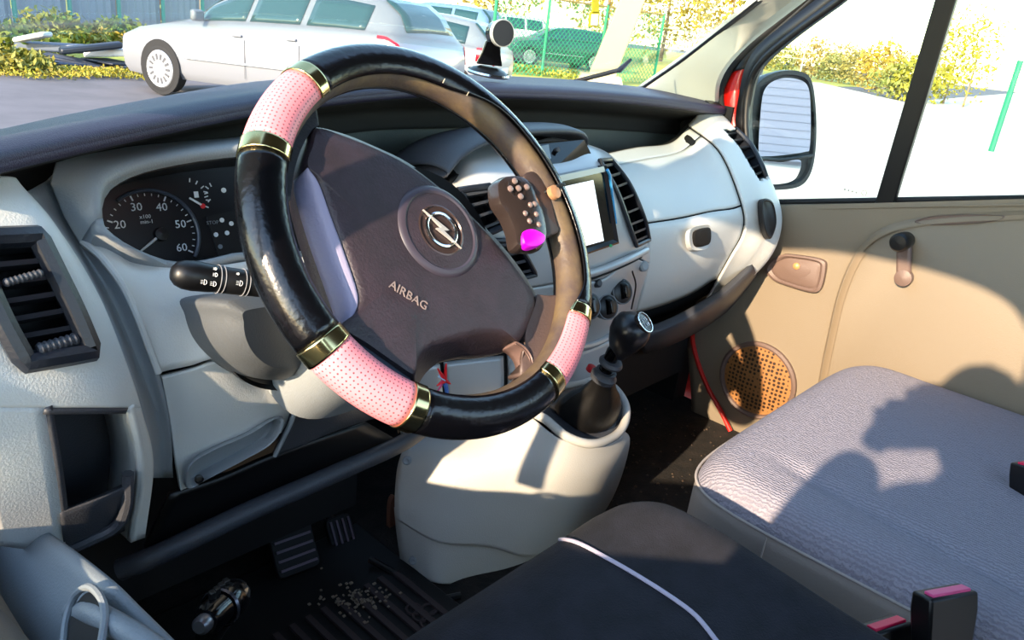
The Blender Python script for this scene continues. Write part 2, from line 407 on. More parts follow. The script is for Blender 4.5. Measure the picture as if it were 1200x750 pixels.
MB().lathe(sc_,(-1,0,0),[(.098,-.012),(.098,.004),(.093,.008),(.088,.006),(.086,0),(.086,-.012)],48,cap=False).build('surround',DOORG,sp)
GR=mat('bronze_grille','8a6038',.45); n_=GR.node_tree.nodes; l_=GR.node_tree.links
tc=n_.new('ShaderNodeTexCoord'); vo=n_.new('ShaderNodeTexVoronoi'); vo.inputs['Scale'].default_value=95; vo.inputs['Randomness'].default_value=.25
l_.new(tc.outputs['Object'],vo.inputs['Vector']); r_=n_.new('ShaderNodeValToRGB'); r_.color_ramp.elements[0].position=.30; r_.color_ramp.elements[0].color=lin('2a1a10'); r_.color_ramp.elements[1].position=.42; r_.color_ramp.elements[1].color=lin('96683c')
l_.new(vo.outputs['Distance'],r_.inputs[0]); l_.new(r_.outputs[0],n_['Principled BSDF'].inputs['Base Color'])
MB().lathe(sc_,(-1,0,0),[(.088,-.006),(.086,.0),(.05,.005),(0,.007)],40).build('grille',GR,sp)
rc=thing('door_pull_recess',at(1125,257,x=.80),'long dark recessed pull in the top of the passenger door','recess')
O=cr(X(.783,(1072,259),(1095,253),(1135,251),(1172,252),(1178,255),(1160,260),(1120,263),(1085,263)),40,True); c=O.mean(0)
MB().loops([O-ix*.002,c+(O-c)*.96-ix*.004,c+(O-c)*.9-ix*.001,c+(O-c)*.5-ix*.001],cap0=False).build('recess_pan',DOORG,rc)
# red door seal down the front edge
for s_ in (1,-1):
    struct(MB().box((s_*.845,1.13,.95),.06,.50,.80).build('wall_right' if s_>0 else 'wall_left',BLACKM,smooth=False))
rs=cr(X(.79,(812,383),(812,400),(818,425),(830,455),(845,482),(856,505)),24)
o=MB().tube(rs,.006,8).build('trim_3',REDSEAL); struct(o); 
# driver door: moulded pocket bulge at the lower left
bp=thing('driver_door_pull',(-.82,.45,1.05),'grey moulded grab and pocket on the driver door, bottom left corner','door pull')
def XX(*t): return [at(a,b,x=c+.013) for a,b,c in t]
rw0=XX((-80,575,-.775),(0,598,-.757),(60,635,-.752),(115,678,-.76),(150,712,-.755),(190,752,-.75),(240,805,-.748))
rows=[[q+np.array([.03,0,-.10]) for q in rw0],[q+np.array([.012,0,-.012]) for q in rw0],rw0,
      XX((-80,600,-.785),(-4,625,-.770),(48,662,-.765),(100,702,-.77),(134,735,-.763),(172,775,-.758),(222,828,-.755)),
      XX((-80,660,-.815),(-10,690,-.795),(30,715,-.786),(80,750,-.785),(112,785,-.778),(148,822,-.772),(196,870,-.768)),
      XX((-80,760,-.845),(-20,780,-.825),(15,800,-.812),(60,840,-.80),(90,870,-.795),(122,905,-.79),(168,950,-.785))]
PULLM=mat('slate_grey_plastic','6f777c',.5,bump=.25,scale=500)
sheet('pull_body',rows,PULLM,bp,30,30,solid=.008)
hl=cr(XX((74,757,-.797),(78,725,-.787),(88,698,-.778),(104,688,-.774),(118,700,-.774),(123,722,-.777),(118,760,-.789)),40)
MB().tube(hl,.003,8).build('recess_rim',PULLM,bp)
ih=cr(XX((78,759,-.796),(82,727,-.786),(92,704,-.778),(104,694,-.774),(114,704,-.774),(118,724,-.778),(114,760,-.788)),40)
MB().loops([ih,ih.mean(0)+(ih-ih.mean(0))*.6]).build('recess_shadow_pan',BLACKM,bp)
MB().tube(cr(XX((86,716,-.772),(108,718,-.776),(146,738,-.770),(182,762,-.763),(215,795,-.76)),24),[.009]*24,10).build('grab_bar',PULLM,bp)
# ------------------------------------------------------------------ A-pillars and windscreen
wsB=Y((640,93,1.24),(750,100,1.19)); 
def apillar(s,name):
    L=[(752,104,1.18),(800,71,1.0),(845,36,.85),(893,-2,.70),(960,-60,.60)]
    R_=[(838,135,.93),(840,95,.90),(868,56,.80),(938,0,.66),(1010,-55,.57)]
    a=cr(Y(*L),24); c=cr(Y(*R_),24)
    if s<0:
        a=cr([(.73,1.215,1.37),(.755,1.0,1.46),(.74,.86,1.53),(.70,.71,1.60),(.66,.60,1.68)],24)*np.array([-1,1,1]); c=cr([(-.82,1.0,1.27),(-.835,.82,1.40),(-.825,.70,1.53),(-.80,.54,1.65),(-.785,.44,1.71)],24)
    mid=(a+c)/2+np.array([-.015*s,-.03,.0])
    a2=a+np.array([.02*s,.03,0]); c2=c+np.array([.02*s,.0,0])
    G=np.stack([a2,a,mid*.5+a*.5,mid,mid*.5+c*.5,c,c2],1)
    o=MB().grid(G).build(name,HEADLIN,solid=.015,recalc=False); return struct(o)
apillar(1,'trim_1'); apillar(-1,'trim_2')
# red jamb strip between pillar trim and door frame, black seal each side
def strip3(name,A,B,m,solid=.012):
    G=np.stack([cr(A,20),cr(B,20)],1); b=MB().grid(G); return struct(b.build(name,m,solid=solid,recalc=False))
strip3('trim_4',X(.815,(842,178),(838,122),(841,92),(862,56),(920,10),(985,-50)),X(.815,(862,190),(847,120),(853,92),(874,64),(935,10),(1000,-50)),RUBBER)
strip3('trim_5',X(.822,(858,196),(846,135),(848,105),(856,88),(868,74)),X(.822,(884,200),(866,152),(866,120),(868,98),(876,72)),REDSEAL)
strip3('trim_6',X(.814,(880,200),(862,152),(866,110),(874,76),(894,48),(955,0),(1010,-45)),X(.814,(898,228),(876,160),(881,110),(889,84),(908,60),(985,0),(1040,-45)),BLACK)
strip3('trim_7',X(.817,(856,84),(871,58),(930,10),(990,-45)),X(.817,(876,80),(886,64),(945,10),(1005,-45)),BLACK)
wl=cr(Y((752,104,1.185),(800,71,1.005),(845,36,.855),(893,-2,.705),(960,-60,.605)),24)
MB_=MB().tube(wl,.006,8); struct(MB_.build('trim_8',BLACK))
# windscreen glass
gl=cr([(.73,1.215,1.37),(.755,1.0,1.46),(.74,.86,1.53),(.70,.71,1.60),(.66,.60,1.68)],14)
G=[]
for p in gl:
    G.append([(p[0]*k, p[1]+.10*(1-k*k), p[2]+.05*(1-k*k)) for k in np.linspace(-1,1,21)])
struct(MB().grid(np.array(G)).build('window_3',GLASS,solid=.004))
# ------------------------------------------------------------------ dashboard
D=thing('dashboard',(0,.95,.9),'grey moulded van dashboard with dark soft top running the full width','dashboard')
D2=D
lip=[(-70,208,.66),(0,190,.70),(110,165,.75),(280,130,.82),(367,118,.85),(490,107,.88),(567,108,.89),(700,113,.89),(790,122,.89),(826,127,.89),(850,130,.90)]
bak=[(-70,170,.95),(0,156,1.0),(110,132,1.06),(280,101,1.15),(367,94,1.19),(490,90,1.22),(567,90,1.23),(680,96,1.22),(760,105,1.18),(812,112,1.08),(846,118,.98)]
Lp=np.array(Y(*lip)); Bp=np.array(Y(*bak))
rows=[Bp+np.array([0,.06,-.02]),Bp,Bp*.35+Lp*.65+np.array([0,0,.004]),Lp+np.array([0,.03,.0085]),Lp+np.array([0,.004,.006]),Lp+np.array([0,0,0]),Lp+np.array([0,.006,-.006]),Lp+np.array([0,.06,-.01])]
und=Lp+np.array([0,.14,-.012])
rows.append(und)
PADM=PAD
sheet('soft_top',rows,PADM,D,60,60,solid=.004)
sheet('lip_underside',[Lp+np.array([0,.004,-.010]),Lp+np.array([0,.07,-.030]),und+np.array([0,-.03,-.032]),und+np.array([0,-.034,-.062])],BLACKM,D,40,16,solid=.003)
# speaker slot at the right tip
MB().loops([[p+np.array([0,0,.0045]) for p in Y((826,119.5,.93),(840,121,.925),(846,126,.905),(832,124,.905))],[p+np.array([0,0,.001]) for p in Y((826,119.5,.93),(840,121,.925),(846,126,.905),(832,124,.905))]]).build('tip_vent',BLACK,D,smooth=False)
# recess back wall under the lip
r0=und+np.array([0,-.01,0]); 
r1=r0+np.array([0,-.01,-.035]); r2=r0+np.array([0,-.015,-.09]); r3=r0+np.array([0,-.0,-.15]); r4=r0+np.array([0,.03,-.26])
for x0_,x1_,y0_ in ((-.79,-.22,.90),(.22,.79,.86)): MB().box(((x0_+x1_)/2,(y0_+1.32)/2,.90),x1_-x0_,1.32-y0_,.44).build('dash_light_stop',BLACKM,D,smooth=False)  # unseen black filler, added so no light shows through dash gaps
sheet('recess_wall',[r0,r1,r2,r3,r4],RECESS,D,40,30)
# passenger side fascia
C_=[[(694,184,.88),(728,215,.78),(750,262,.73),(755,300,.72),(746,352,.74),(733,382,.79)],
 [(745,173,.90),(775,208,.79),(795,255,.72),(797,300,.71),(785,340,.73),(770,374,.79)],
 [(785,168,.91),(815,195,.80),(832,247,.71),(833,285,.70),(822,322,.72),(800,366,.78)],
 [(806,150,.92),(842,180,.79),(867,241,.705),(868,272,.695),(852,303,.71),(825,352,.77)],
 [(824,132,.925),(862,165,.81),(890,222,.71),(895,270,.68),(878,303,.69),(845,340,.75)],
 [(842,133,.93),(879,180,.79),(905,226,.715),(912,262,.69),(899,300,.68),(862,338,.73)]]
PF=[[at(*c[i][:2],y=c[i][2]) for c in C_]+[at(*C_[5][i][:2],y=C_[5][i][2])+np.array([.015,.10,-.01])] for i in range(6)]
back=np.array([0,.012,-.002])
sheet('fascia_backing',PF,BLACKM,D,30,30,shift=back,u=(0,.6))
U6=5/6
sheet('fascia_top_rail',PF,GREY,D,30,10,v=(0,.075),u=(0,.505))
sheet('glove_box_lid',PF,GREY,D,30,24,u=(.012,.505),v=(.082,.398))
lo=sheet('lower_fascia',PF,GREY,D,30,16,u=(.012,.505),v=(.408,.90))
EV=[(846,154),(862,152),(880,170),(893,194),(899,211),(887,213),(879,200),(862,172)]
sheet('fascia_end',PF,GREY,D,70,90,u=(.513,1),v=(0,1),holes=[EV])
# bolster below
BL=[Y((745,385,.76),(775,377,.735),(810,360,.72),(845,338,.71),(880,308,.69)),Y((748,398,.75),(780,388,.72),(815,370,.70),(850,345,.69),(884,314,.68)),Y((752,410,.77),(785,399,.74),(820,380,.72),(855,354,.705),(886,320,.69)),Y((755,415,.85),(788,404,.82),(823,386,.80),(858,360,.78),(888,326,.76))]
sheet('lower_bolster',BL,DARKG,D,24,16)
# glove latch
lt=MB(); O=cr(Y((808,270,.692),(826,264,.688),(832,268,.688),(832,285,.69),(826,292,.692),(810,292,.694)),30,True); c=O.mean(0)
nv=np.array([-.35,-.8,.5]); nv/=np.linalg.norm(nv)
lb=MB().loops([O-nv*.01,O+nv*.003,c+(O-c)*.85+nv*.001],cap0=False).build('latch_bezel',GREY,D)
O2=c+(O-c)*.74; MB().loops([O2-nv*.005,O2+nv*.009,c+(O2-c)*.8+nv*.012],cap0=False).build('latch_button',BLACKM,lb)
# end vent and grab recess
vent(D,Y((845,154,.86),(862,172,.815),(879,200,.755),(887,213,.735)),Y((862,151,.855),(880,170,.805),(893,194,.75),(899,211,.73)),7,VENTF,(.2,1,-.3),fr=.0062,label='slatted outlet at the far right end of the dash')
O=cr(Y((893,237,.676),(900,233,.676),(907,240,.674),(910,262,.658),(903,280,.655),(896,268,.658)),30,True); c=O.mean(0); nv2=np.array([-.6,-.7,.3]); nv2/=np.linalg.norm(nv2)
MB().loops([O-nv2*.02,O,c+(O-c)*.9+nv2*.002,c+(O-c)*.84-nv2*.001,c+(O-c)*.3-nv2*.001],cap0=False).build('grab_recess',mat('slot_brown_black','1c1614',.6),D)
# ---- left end: vent pod, trough, driver panels
pod=[[(-80,205,.73),(-80,262,.69),(-70,350,.66),(-50,430,.645),(-40,480,.64),(-20,560,.66),(0,640,.72)],
     [(-20,206,.735),(-15,262,.695),(0,350,.67),(15,430,.652),(20,480,.648),(35,560,.665),(50,645,.73)],
     [(14,207,.74),(40,262,.70),(62,350,.675),(85,430,.657),(92,480,.655),(105,560,.675),(110,640,.73)],
     [(22,213,.745),(62,262,.71),(100,345,.682),(125,430,.665),(137,480,.663),(150,560,.69),(140,640,.74)],
     [(30,226,.755),(74,276,.72),(118,350,.692),(150,430,.678),(166,480,.68),(180,545,.71),(170,630,.76)]]
PR=[[at(*c[i][:2],y=c[i][2]) for c in pod] for i in range(7)]
LV=[(-38,280),(44,276),(66,320),(88,365),(108,412),(30,425),(5,380),(-18,330)]
sheet('vent_pod',PR,GREY,D,70,90,v=(0,.66),holes=[LV])
sheet('pod_lower_left',PR,GREY,D,8,20,u=(0,.36),v=(.66,1))
sheet('pod_lower_right',PR,GREY,D,8,20,u=(.86,1),v=(.66,1))
# pocket in the pod
pk=[[p+np.array([0,.075,-.01]) for p in r] for r in PR[4:]]
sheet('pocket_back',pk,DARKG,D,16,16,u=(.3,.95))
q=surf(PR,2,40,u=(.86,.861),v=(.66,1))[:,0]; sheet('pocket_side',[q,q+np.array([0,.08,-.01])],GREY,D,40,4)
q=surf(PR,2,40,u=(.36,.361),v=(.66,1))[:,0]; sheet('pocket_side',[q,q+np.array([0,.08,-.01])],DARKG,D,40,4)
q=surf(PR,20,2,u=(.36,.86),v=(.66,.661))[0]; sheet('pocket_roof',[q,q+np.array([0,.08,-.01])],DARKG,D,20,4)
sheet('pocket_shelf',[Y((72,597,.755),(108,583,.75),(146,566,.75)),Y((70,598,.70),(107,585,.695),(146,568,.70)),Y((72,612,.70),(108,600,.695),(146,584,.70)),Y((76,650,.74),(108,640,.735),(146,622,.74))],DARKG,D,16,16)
MB().tube(cr(Y((150,555,.695),(149,590,.70),(137,616,.712),(106,633,.722),(76,646,.73)),24),.006,8).build('pocket_lip',DARKG,D)
# vent left
fl=vent(D,Y((-38,280,.683),(-18,330,.668),(5,380,.655),(30,425,.645)),Y((44,276,.693),(66,320,.68),(88,365,.667),(108,412,.655)),7,VENTF,(-.05,1,-.25),fr=.009,label='slatted outlet at the left end of the dash')
th=MB(); 
for i in range(7):
    p=at(48+6.5*i,409-1.9*i,y=.648+.0015*i); th.lathe(p,(1,.1,.08),[(0,-.0028),(.0045,-.0026),(.0058,0),(.0045,.0026),(0,.0028)],12)
th.build('thumbwheel',DARKG,fl)
th=MB()
for i in range(8):
    p=at(8+5.5*i,331-1.5*i,y=.664+.001*i); th.lathe(p,(1,.1,.08),[(0,-.0022),(.0028,-.002),(.0038,0),(.0028,.002),(0,.0022)],10)
th.build('vane_tab',DARKG,fl)
# trough strip between pod and driver panel
tr=[Y((28,226,.765),(50,215,.80),(62,204,.81)),Y((74,278,.735),(88,282,.775),(100,283,.765)),Y((112,345,.705),(130,352,.74),(146,345,.725)),Y((150,430,.692),(165,436,.725),(184,438,.715)),Y((172,500,.70),(186,500,.735),(199,505,.73)),Y((180,560,.73),(190,560,.76),(203,560,.76))]
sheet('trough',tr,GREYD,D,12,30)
# upper driver panel
up=[Y((97,283,.765),(112,277,.775),(160,304,.755),(240,312,.75),(320,302,.75),(420,292,.77)),
    Y((122,305,.74),(135,298,.748),(180,330,.735),(250,345,.73),(325,340,.74),(420,330,.77)),
    Y((152,350,.722),(165,346,.725),(200,370,.718),(255,385,.715),(330,390,.74),(420,380,.77)),
    Y((186,437,.712),(197,434,.71),(225,428,.705),(258,420,.703),(330,425,.74),(420,410,.77))]
sheet('upper_driver_panel',up,GREY,D,30,24,u=(0,1))
MB().tube(cr(Y((97,283,.763),(122,305,.738),(152,350,.72),(186,437,.710)),30),.0035,8).build('panel_edge_bead',GREY,D)
lw=[Y((190,443,.715),(225,434,.708),(262,424,.705),(300,440,.715),(345,452,.72),(420,440,.76)),
    Y((199,490,.725),(232,480,.718),(270,470,.715),(310,470,.718),(345,470,.722),(420,462,.76)),
    Y((206,540,.74),(240,525,.735),(280,507,.732),(318,490,.73),(343,484,.73),(420,476,.765)),
    Y((212,575,.76),(245,560,.757),(285,540,.755),(315,523,.752),(335,505,.75),(420,485,.78))]
TRP=[(222,545),(245,528),(290,508),(322,489),(331,494),(318,517),(285,537),(245,558),(220,570)]
sheet('lower_driver_panel',lw,GREY,D,110,90,u=(0,.79),holes=[TRP])
sheet('panel_shadow_gap',[[p+np.array([0,.02,0]) for p in r] for r in ([*up,*lw])],BLACKM,D,30,30)
# coin tray in lower panel
O=cr(Y((222,545,.728),(245,528,.726),(290,508,.724),(322,489,.722),(331,494,.722),(318,517,.735),(285,537,.742),(245,558,.748),(220,570,.75)),50,True); c=O.mean(0); nz=np.array([-.25,-.9,.2]); nz/=np.linalg.norm(nz)
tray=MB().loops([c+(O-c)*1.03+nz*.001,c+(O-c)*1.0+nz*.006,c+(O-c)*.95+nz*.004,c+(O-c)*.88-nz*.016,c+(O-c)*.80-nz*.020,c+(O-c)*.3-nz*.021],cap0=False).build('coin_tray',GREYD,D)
MB().lathe(at(233,561,y=.735),nz,[(0,0),(.005,0),(.005,.003),(.003,.0035),(.003,.001),(0,.001)],14).build('screw',BLACK,tray)
# dark side pocket right of the lower panel
sp_=[Y((347,452,.715),(375,445,.725),(405,435,.745),(440,430,.78)),Y((341,480,.725),(370,478,.74),(405,465,.755),(440,455,.785)),Y((336,505,.74),(365,505,.755),(400,492,.765),(440,478,.79)),Y((322,535,.752),(355,522,.76),(395,505,.775),(440,490,.80))]
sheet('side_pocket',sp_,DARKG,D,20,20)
MB().tube(cr(Y((346,452,.712),(350,462,.714),(343,490,.722),(333,512,.735),(322,534,.748)),24),.003,8).build('pocket_bead',GREYD,D)
# knee bolster
kb=cr(Y((140,668,.80),(185,650,.78),(290,600,.77),(390,556,.77),(470,520,.785),(500,500,.81)),30)
MB().tube(kb,[.013]*30,12).build('knee_bolster',DARKG,D)
sheet('bolster_web',[Y((200,580,.775),(260,560,.775),(330,530,.775),(430,495,.80)),Y((165,655,.80),(270,606,.79),(370,562,.79),(470,518,.80))],BLACK,D,16,10)
# ------------------------------------------------------------------ binnacle hood + instruments
opn=[(113,258,.765),(121,226,.78),(150,206,.79),(195,194,.795),(260,184,.80),(330,180,.80),(400,186,.80),(430,215,.795),(430,260,.78),(400,290,.765),(330,300,.755),(280,300,.755),(240,309,.755),(200,311,.755),(152,300,.755),(122,280,.758)]
out=[(96,284,.765),(60,203,.80),(120,182,.83),(190,172,.845),(265,166,.85),(340,160,.85),(410,166,.85),(455,205,.84),(455,262,.80),(415,296,.775),(335,304,.765),(282,304,.76),(241,313,.757),(199,315,.757),(150,305,.757),(112,284,.760)]
On=Y(*opn); Ou=Y(*out); cI=np.mean(On,0)
inn=[cI+(p-cI)*.965+np.array([0,.055,-.02]) for p in On]
mid=[p*.25+q*.75+np.array([0,-.012,.008])*(1 if q[2]>1.22 else .2) for p,q in zip(Ou,On)]
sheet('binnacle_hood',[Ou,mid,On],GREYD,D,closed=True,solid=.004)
sheet('binnacle_tunnel',[On,[ (p+q)/2 for p,q in zip(On,inn)],inn],BLACK,D,closed=True,solid=.003)
IC=thing('instrument_cluster',cI+np.array([0,.06,-.06]),'black instrument cluster with white-figured rev counter behind the wheel','gauges')
gn=np.array([-.10,-.93,.36]); gn/=np.linalg.norm(gn); gu=np.cross([0,0,1.],-gn)*-1; gu=np.cross(gn,[0,0,1.]); gu/=np.linalg.norm(gu); gu=-gu; gv=np.cross(gn,gu)
gp=cI+np.array([0,.062,-.02])
Of=cr([at(*q[:2],n=gn,p=gp) for q in opn],60,True); cf=Of.mean(0); Of=cf+(Of-cf)*1.06
MB().loops([Of,Of-gn*.004]).build('dial_face',mat('dial_black','0a0c12',.35),IC)
def gpt(px,py,h=.001): return at(px,py,n=gn,p=gp+gn*h)
tc0=gpt(178,276); rr=np.linalg.norm(gpt(226,296)-tc0)*1.0
# pick an upright frame for the gauges from the picture's figures (baseline along gu)
MB().tube([tc0+(rr*1.06)*(math.cos(a)*gu+math.sin(a)*gv)+gn*.003 for a in np.linspace(-.6,2.2,40)],.0022,8).build('dial_ring',mat('dial_ring','3a4250',.3),IC)
def ang(px,py): d=gpt(px,py)-tc0; return math.atan2(d@gv,d@gu)
a20=ang(128,262); a60=ang(226,297)
# tick angles: taken between figure marks
marks={20:(129.5,260),30:(151.6,237),40:(188.4,238),50:(219.6,262),60:(226.5,296)}
A={k:ang(*v) for k,v in marks.items()}
ks=sorted(A); an=[A[k] for k in ks]
for i in range(1,len(an)):
    while an[i]>an[i-1]: an[i]-=2*PI
stepa=(an[-1]-an[0])/4
b=MB()
for k in range(-4,21):
    a=an[0]+stepa*k/5.0
    big=(k%5==0); L0,L1=(.88,1.0) if big else (.93,.99)
    d=math.cos(a)*gu+math.sin(a)*gv; t=np.cross(gn,d)
    b.box(tc0+d*rr*(L0+L1)/2+gn*.0006,rr*(L1-L0),.0016 if big else .0009,.0006,np.array([d,t,gn]))
o=b.build('scale_ticks',WHITEINK,IC,smooth=False); o['kind']='stuff'
for k,num in enumerate((20,30,40,50,60)):
    a=an[0]+stepa*k; d=math.cos(a)*gu+math.sin(a)*gv
    text(str(num),'numeral',tc0+d*rr*.72,gu,gv,.0125,WHITEINK,IC)
a=an[0]-stepa; d=math.cos(a)*gu+math.sin(a)*gv; text('10','numeral',tc0+d*rr*.76,gu,gv,.0125,WHITEINK,IC)
text('x100','unit_print',gpt(170,254),gu,gv,.006,WHITEINK,IC); text('min-1','unit_print',gpt(172,260),gu,gv,.006,WHITEINK,IC)
p0=gpt(186,277,.004); p1=gpt(158,300,.004); pe=p0+(p1-p0)*.95
MB().tube([p0,pe],[.0016,.0009],6).build('needle',WHITEINK,IC)
MB().lathe(p0+(p0-p1)*.12,gn,[(0,-.003),(.008,-.003),(.007,.003),(0,.004)],20).build('needle_cap',BLACK,IC)
def mini(cx,cy,ln,a0,a1,n,r,red=True):
    c=gpt(cx,cy); b=MB()
    for i in range(n):
        a=a0+(a1-a0)*i/(n-1); d=math.cos(a)*gu+math.sin(a)*gv; t=np.cross(gn,d); b.box(c+d*r,.0045,.0013,.0006,np.array([d,t,gn]))
    b.build('small_scale',WHITEINK,IC,smooth=False)
    if ln: MB().tube([gpt(222,232,.003),gpt(236,240,.003)],.0013,6).build('fuel_needle',WHITEINK,IC); MB().lathe(gpt(237.5,241.5,.002),gn,[(0,0),(.003,0),(.003,.001),(0,.001)],10).build('red_mark',REDINK,IC)
mini(221,233,True,1.35,-.5,6,.0215); mini(252,227,False,1.9,3.9,5,.011)
fp=gpt(230,228); MB().box(fp,.005,.0006,.007,np.array([gu,gn,gv])).build('fuel_symbol',WHITEINK,IC,smooth=False)
MB().lathe(gpt(262,223),gn,[(0,0),(.003,0),(.003,.0008),(0,.0008)],10).build('temperature_symbol',WHITEINK,IC)
pl=[gpt(242,254,.0005),gpt(300,240,.0005),gpt(300,300,.0005),gpt(256,302,.0005)]
MB().loops([[p+gn*.002 for p in pl],[p-gn*.002 for p in pl]]).build('warning_panel',mat('lamp_panel','14161a',.4),IC,smooth=False)
text('STOP','stop_print',gpt(249,261,.003),gu,gv,.006,mat('dim_print','7a8088',.6),IC)
for px,py in ((260,258),(253,275),(266,273),(258,289),(271,262)):
    MB().lathe(gpt(px,py,.0028),gn,[(0,0),(.0028,0),(.0028,.0006),(0,.0006)],8).build('warning_lamp',WHITEINK if py<280 else MATS['dim_print'],IC)
# ------------------------------------------------------------------ centre stack
CS=thing('centre_stack',(0.03,.76,.95),'silver grey centre stack with hooded display, radio opening and heater knobs','console panel')
cs=[[(526,204,.82),(532,240,.77),(547,290,.735),(580,345,.73),(610,395,.76)],
    [(560,193,.785),(575,230,.735),(600,288,.71),(625,342,.71),(645,400,.745)],
    [(620,188,.775),(634,225,.725),(652,288,.70),(668,335,.705),(676,412,.75)],
    [(660,184,.775),(678,215,.725),(697,288,.70),(707,332,.705),(708,402,.75)],
    [(693,176,.78),(712,208,.73),(731,266,.705),(738,307,.705),(734,376,.745)],
    [(712,182,.80),(737,218,.752),(757,280,.72),(760,312,.718),(746,362,.75)],
    [(716,182,.86),(741,218,.81),(761,279,.775),(764,311,.77),(750,360,.80)]]
CR_=[[at(*c[i][:2],y=c[i][2]) for c in cs] for i in range(5)]
CR_=[[p+np.array([0,.07,.012]) for p in CR_[0]]]+CR_
SV=[[(703,188),(716,187),(738,216),(755,255),(761,281),(746,288),(737,262),(722,222)],[(537,223),(574,218),(587,238),(594,264),(569,275),(553,248)],[(572,282),(603,282),(616,300),(628,322),(604,328),(590,305)]]
sheet('stack_shell',CR_,SILVER,CS,110,90,v=(0,.78),holes=SV)
sheet('heater_panel',CR_,SILVER,CS,40,24,v=(.787,1))
sheet('stack_backing',CR_,BLACKM,CS,30,20,shift=(0,.045,0))
# ledge under the radio
lg=cr(Y((668,326,.695),(700,318,.694),(735,304,.694),(757,293,.708)),20); MB().tube(lg,.007,10).build('radio_ledge',SILVER,CS); MB().tube(lg+np.array([0,.004,-.011]),.0035,8).build('ledge_gap',BLACKM,CS)
# bottom rounded chin
ch=cr(Y((672,408,.742),(690,405,.742),(708,398,.742),(728,384,.742)),20); MB().tube(ch,.006,8).build('heater_chin',SILVER,CS)
# right-hand slot vent of the stack
vent(CS,Y((703,188,.748),(722,222,.72),(737,262,.702),(746,288,.698)),Y((716,187,.765),(738,216,.737),(755,255,.717),(761,281,.712)),8,VENTF,(.25,1,-.2),fr=.004,label='tall curved outlet right of the screen',slat=DARKG)
# left oval vent of the stack
vent(CS,Y((537,223,.745),(553,248,.728),(569,275,.715)),Y((574,218,.732),(587,238,.72),(594,264,.71)),4,VENTF,(-.1,1,-.2),fr=.005,label='rounded outlet left of the screen',slat=DARKG)
vent(CS,Y((572,282,.712),(590,305,.705),(604,328,.702)),Y((603,282,.702),(616,300,.70),(628,322,.698)),4,VENTF,(-.1,1,-.2),fr=.004,label='lower outlet half hidden by the wheel',slat=DARKG)
# display hood: dark arch with thick rounded brow
hr=[(518,198,.80),(535,178,.80),(562,162,.80),(600,151,.80),(640,148,.80),(668,149,.80),(681,154,.80),(683,163,.80)]
H0=np.array(Y(*hr)); hb=H0+np.array([0,.12,-.02])
hf=H0+np.array([0,-.012,-.004])
sheet('display_hood',[hb,H0+np.array([0,.04,.0]),H0,hf,hf+np.array([0,.003,-.007]),H0+np.array([0,.012,-.016]),hb+np.array([0,0,-.02])],DARKG,CS,40,40,solid=.003)
sheet('hood_recess',[Y((520,200,.83),(560,172,.85),(620,160,.86),(680,160,.86)),Y((525,212,.80),(565,192,.80),(620,190,.79),(690,186,.79))],BLACKM,CS,16,8)
nd=np.array([-.3,-.85,.4]); nd/=np.linalg.norm(nd)
bay=Y((606,172,.79),(640,166,.79),(684,164,.79),(696,189,.762),(645,202,.752),(606,206,.752))
prism([p+nd*.002 for p in bay],nd,.006).build('display_bay',GLOSSBLK,CS,smooth=False)
dp=Y((628,173,.784),(641,170,.784),(644,187,.766),(631,190,.766)); prism([p+nd*.005 for p in dp],nd,.004).build('clock_display',mat('grey_lcd','7a868a',.15),CS,smooth=False)
MB().lathe(at(652,176,y=.776),nd,[(0,-.004),(.004,-.004),(.004,.006),(0,.007)],14).build('bay_button',DARKG,CS)
# radio
HU=thing('head_unit',at(690,300,y=.72),'double height head unit with blank white screen in black frame','radio')
fr=[(650,206,.716),(707,194,.722),(722,285,.70),(672,302,.694)]
Q=Y(*fr); nh=np.cross(Q[1]-Q[0],Q[3]-Q[0]); nh/=np.linalg.norm(nh); 
if nh@(CAM-Q[0])<0: nh=-nh
c=np.mean(Q,0)
I=[c+(p-c)*np.array([.86,.86,.86]) for p in Q]
MB().loops([[p-nh*.01 for p in Q],[p+nh*.006 for p in Q],[c+(p-c)*.95+nh*.008 for p in Q],[p+nh*.004 for p in I]]).build('frame',GLOSSBLK,HU,smooth=False)
S=Y((657,219,.712),(693,211,.716),(706,282,.698),(674,291,.694))
S=[p-nh*((p-c)@nh)+nh*.005 for p in S]
prism(S,nh,.002).build('screen',SCREEN,HU,smooth=False)
S2=Y((652,206,.712),(706,195,.716),(707,201,.716),(653,213,.712)); S2=[p-nh*((p-c)@nh)+nh*.0085 for p in S2]
prism(S2,nh,.002).build('top_rail',SILVER,HU,smooth=False)
pw=Y((709,199,.715),(711,205,.715),(720,262,.70)); pw=[p-nh*((p-c)@nh)+nh*.010 for p in pw]
MB().tube(pw,[.003,.0026,.001],8).build('stylus_strip',mat('blue_reflecting_strip','3a90c8',.2),HU)
# heater knobs
for i,(px,py,yy) in enumerate(((687,359,.706),(708,360,.712),(725,342,.713))):
    c=at(px,py,y=yy); kn=np.array([-.22,-.9,.38]); kn/=np.linalg.norm(kn)
    c=c+kn*.007; k=MB().lathe(c-kn*.012,kn,[(0,0),(.0205,0),(.0205,.015),(.018,.017)],28).build('heater_knob',BLACK,CS)
    MB().lathe(c,kn,[(.0205,-.003),(.0228,-.002),(.0228,.004),(.0205,.004)],28,cap=False).build('knob_ring',mat('knob_rim','5a5c60',.3,metal=.6),k)
    u,v,n=frame_of(kn); MB().loops([[c+kn*.004+u*.006*a+v*.014*b_ for a,b_ in ((-1,-1),(1,-1),(1,1),(-1,1))],[c+kn*.016+u*.003*a+v*.011*b_ for a,b_ in ((-1,-1),(1,-1),(1,1),(-1,1))]]).build('knob_grip',GLOSSBLK,k,bevel=.001)
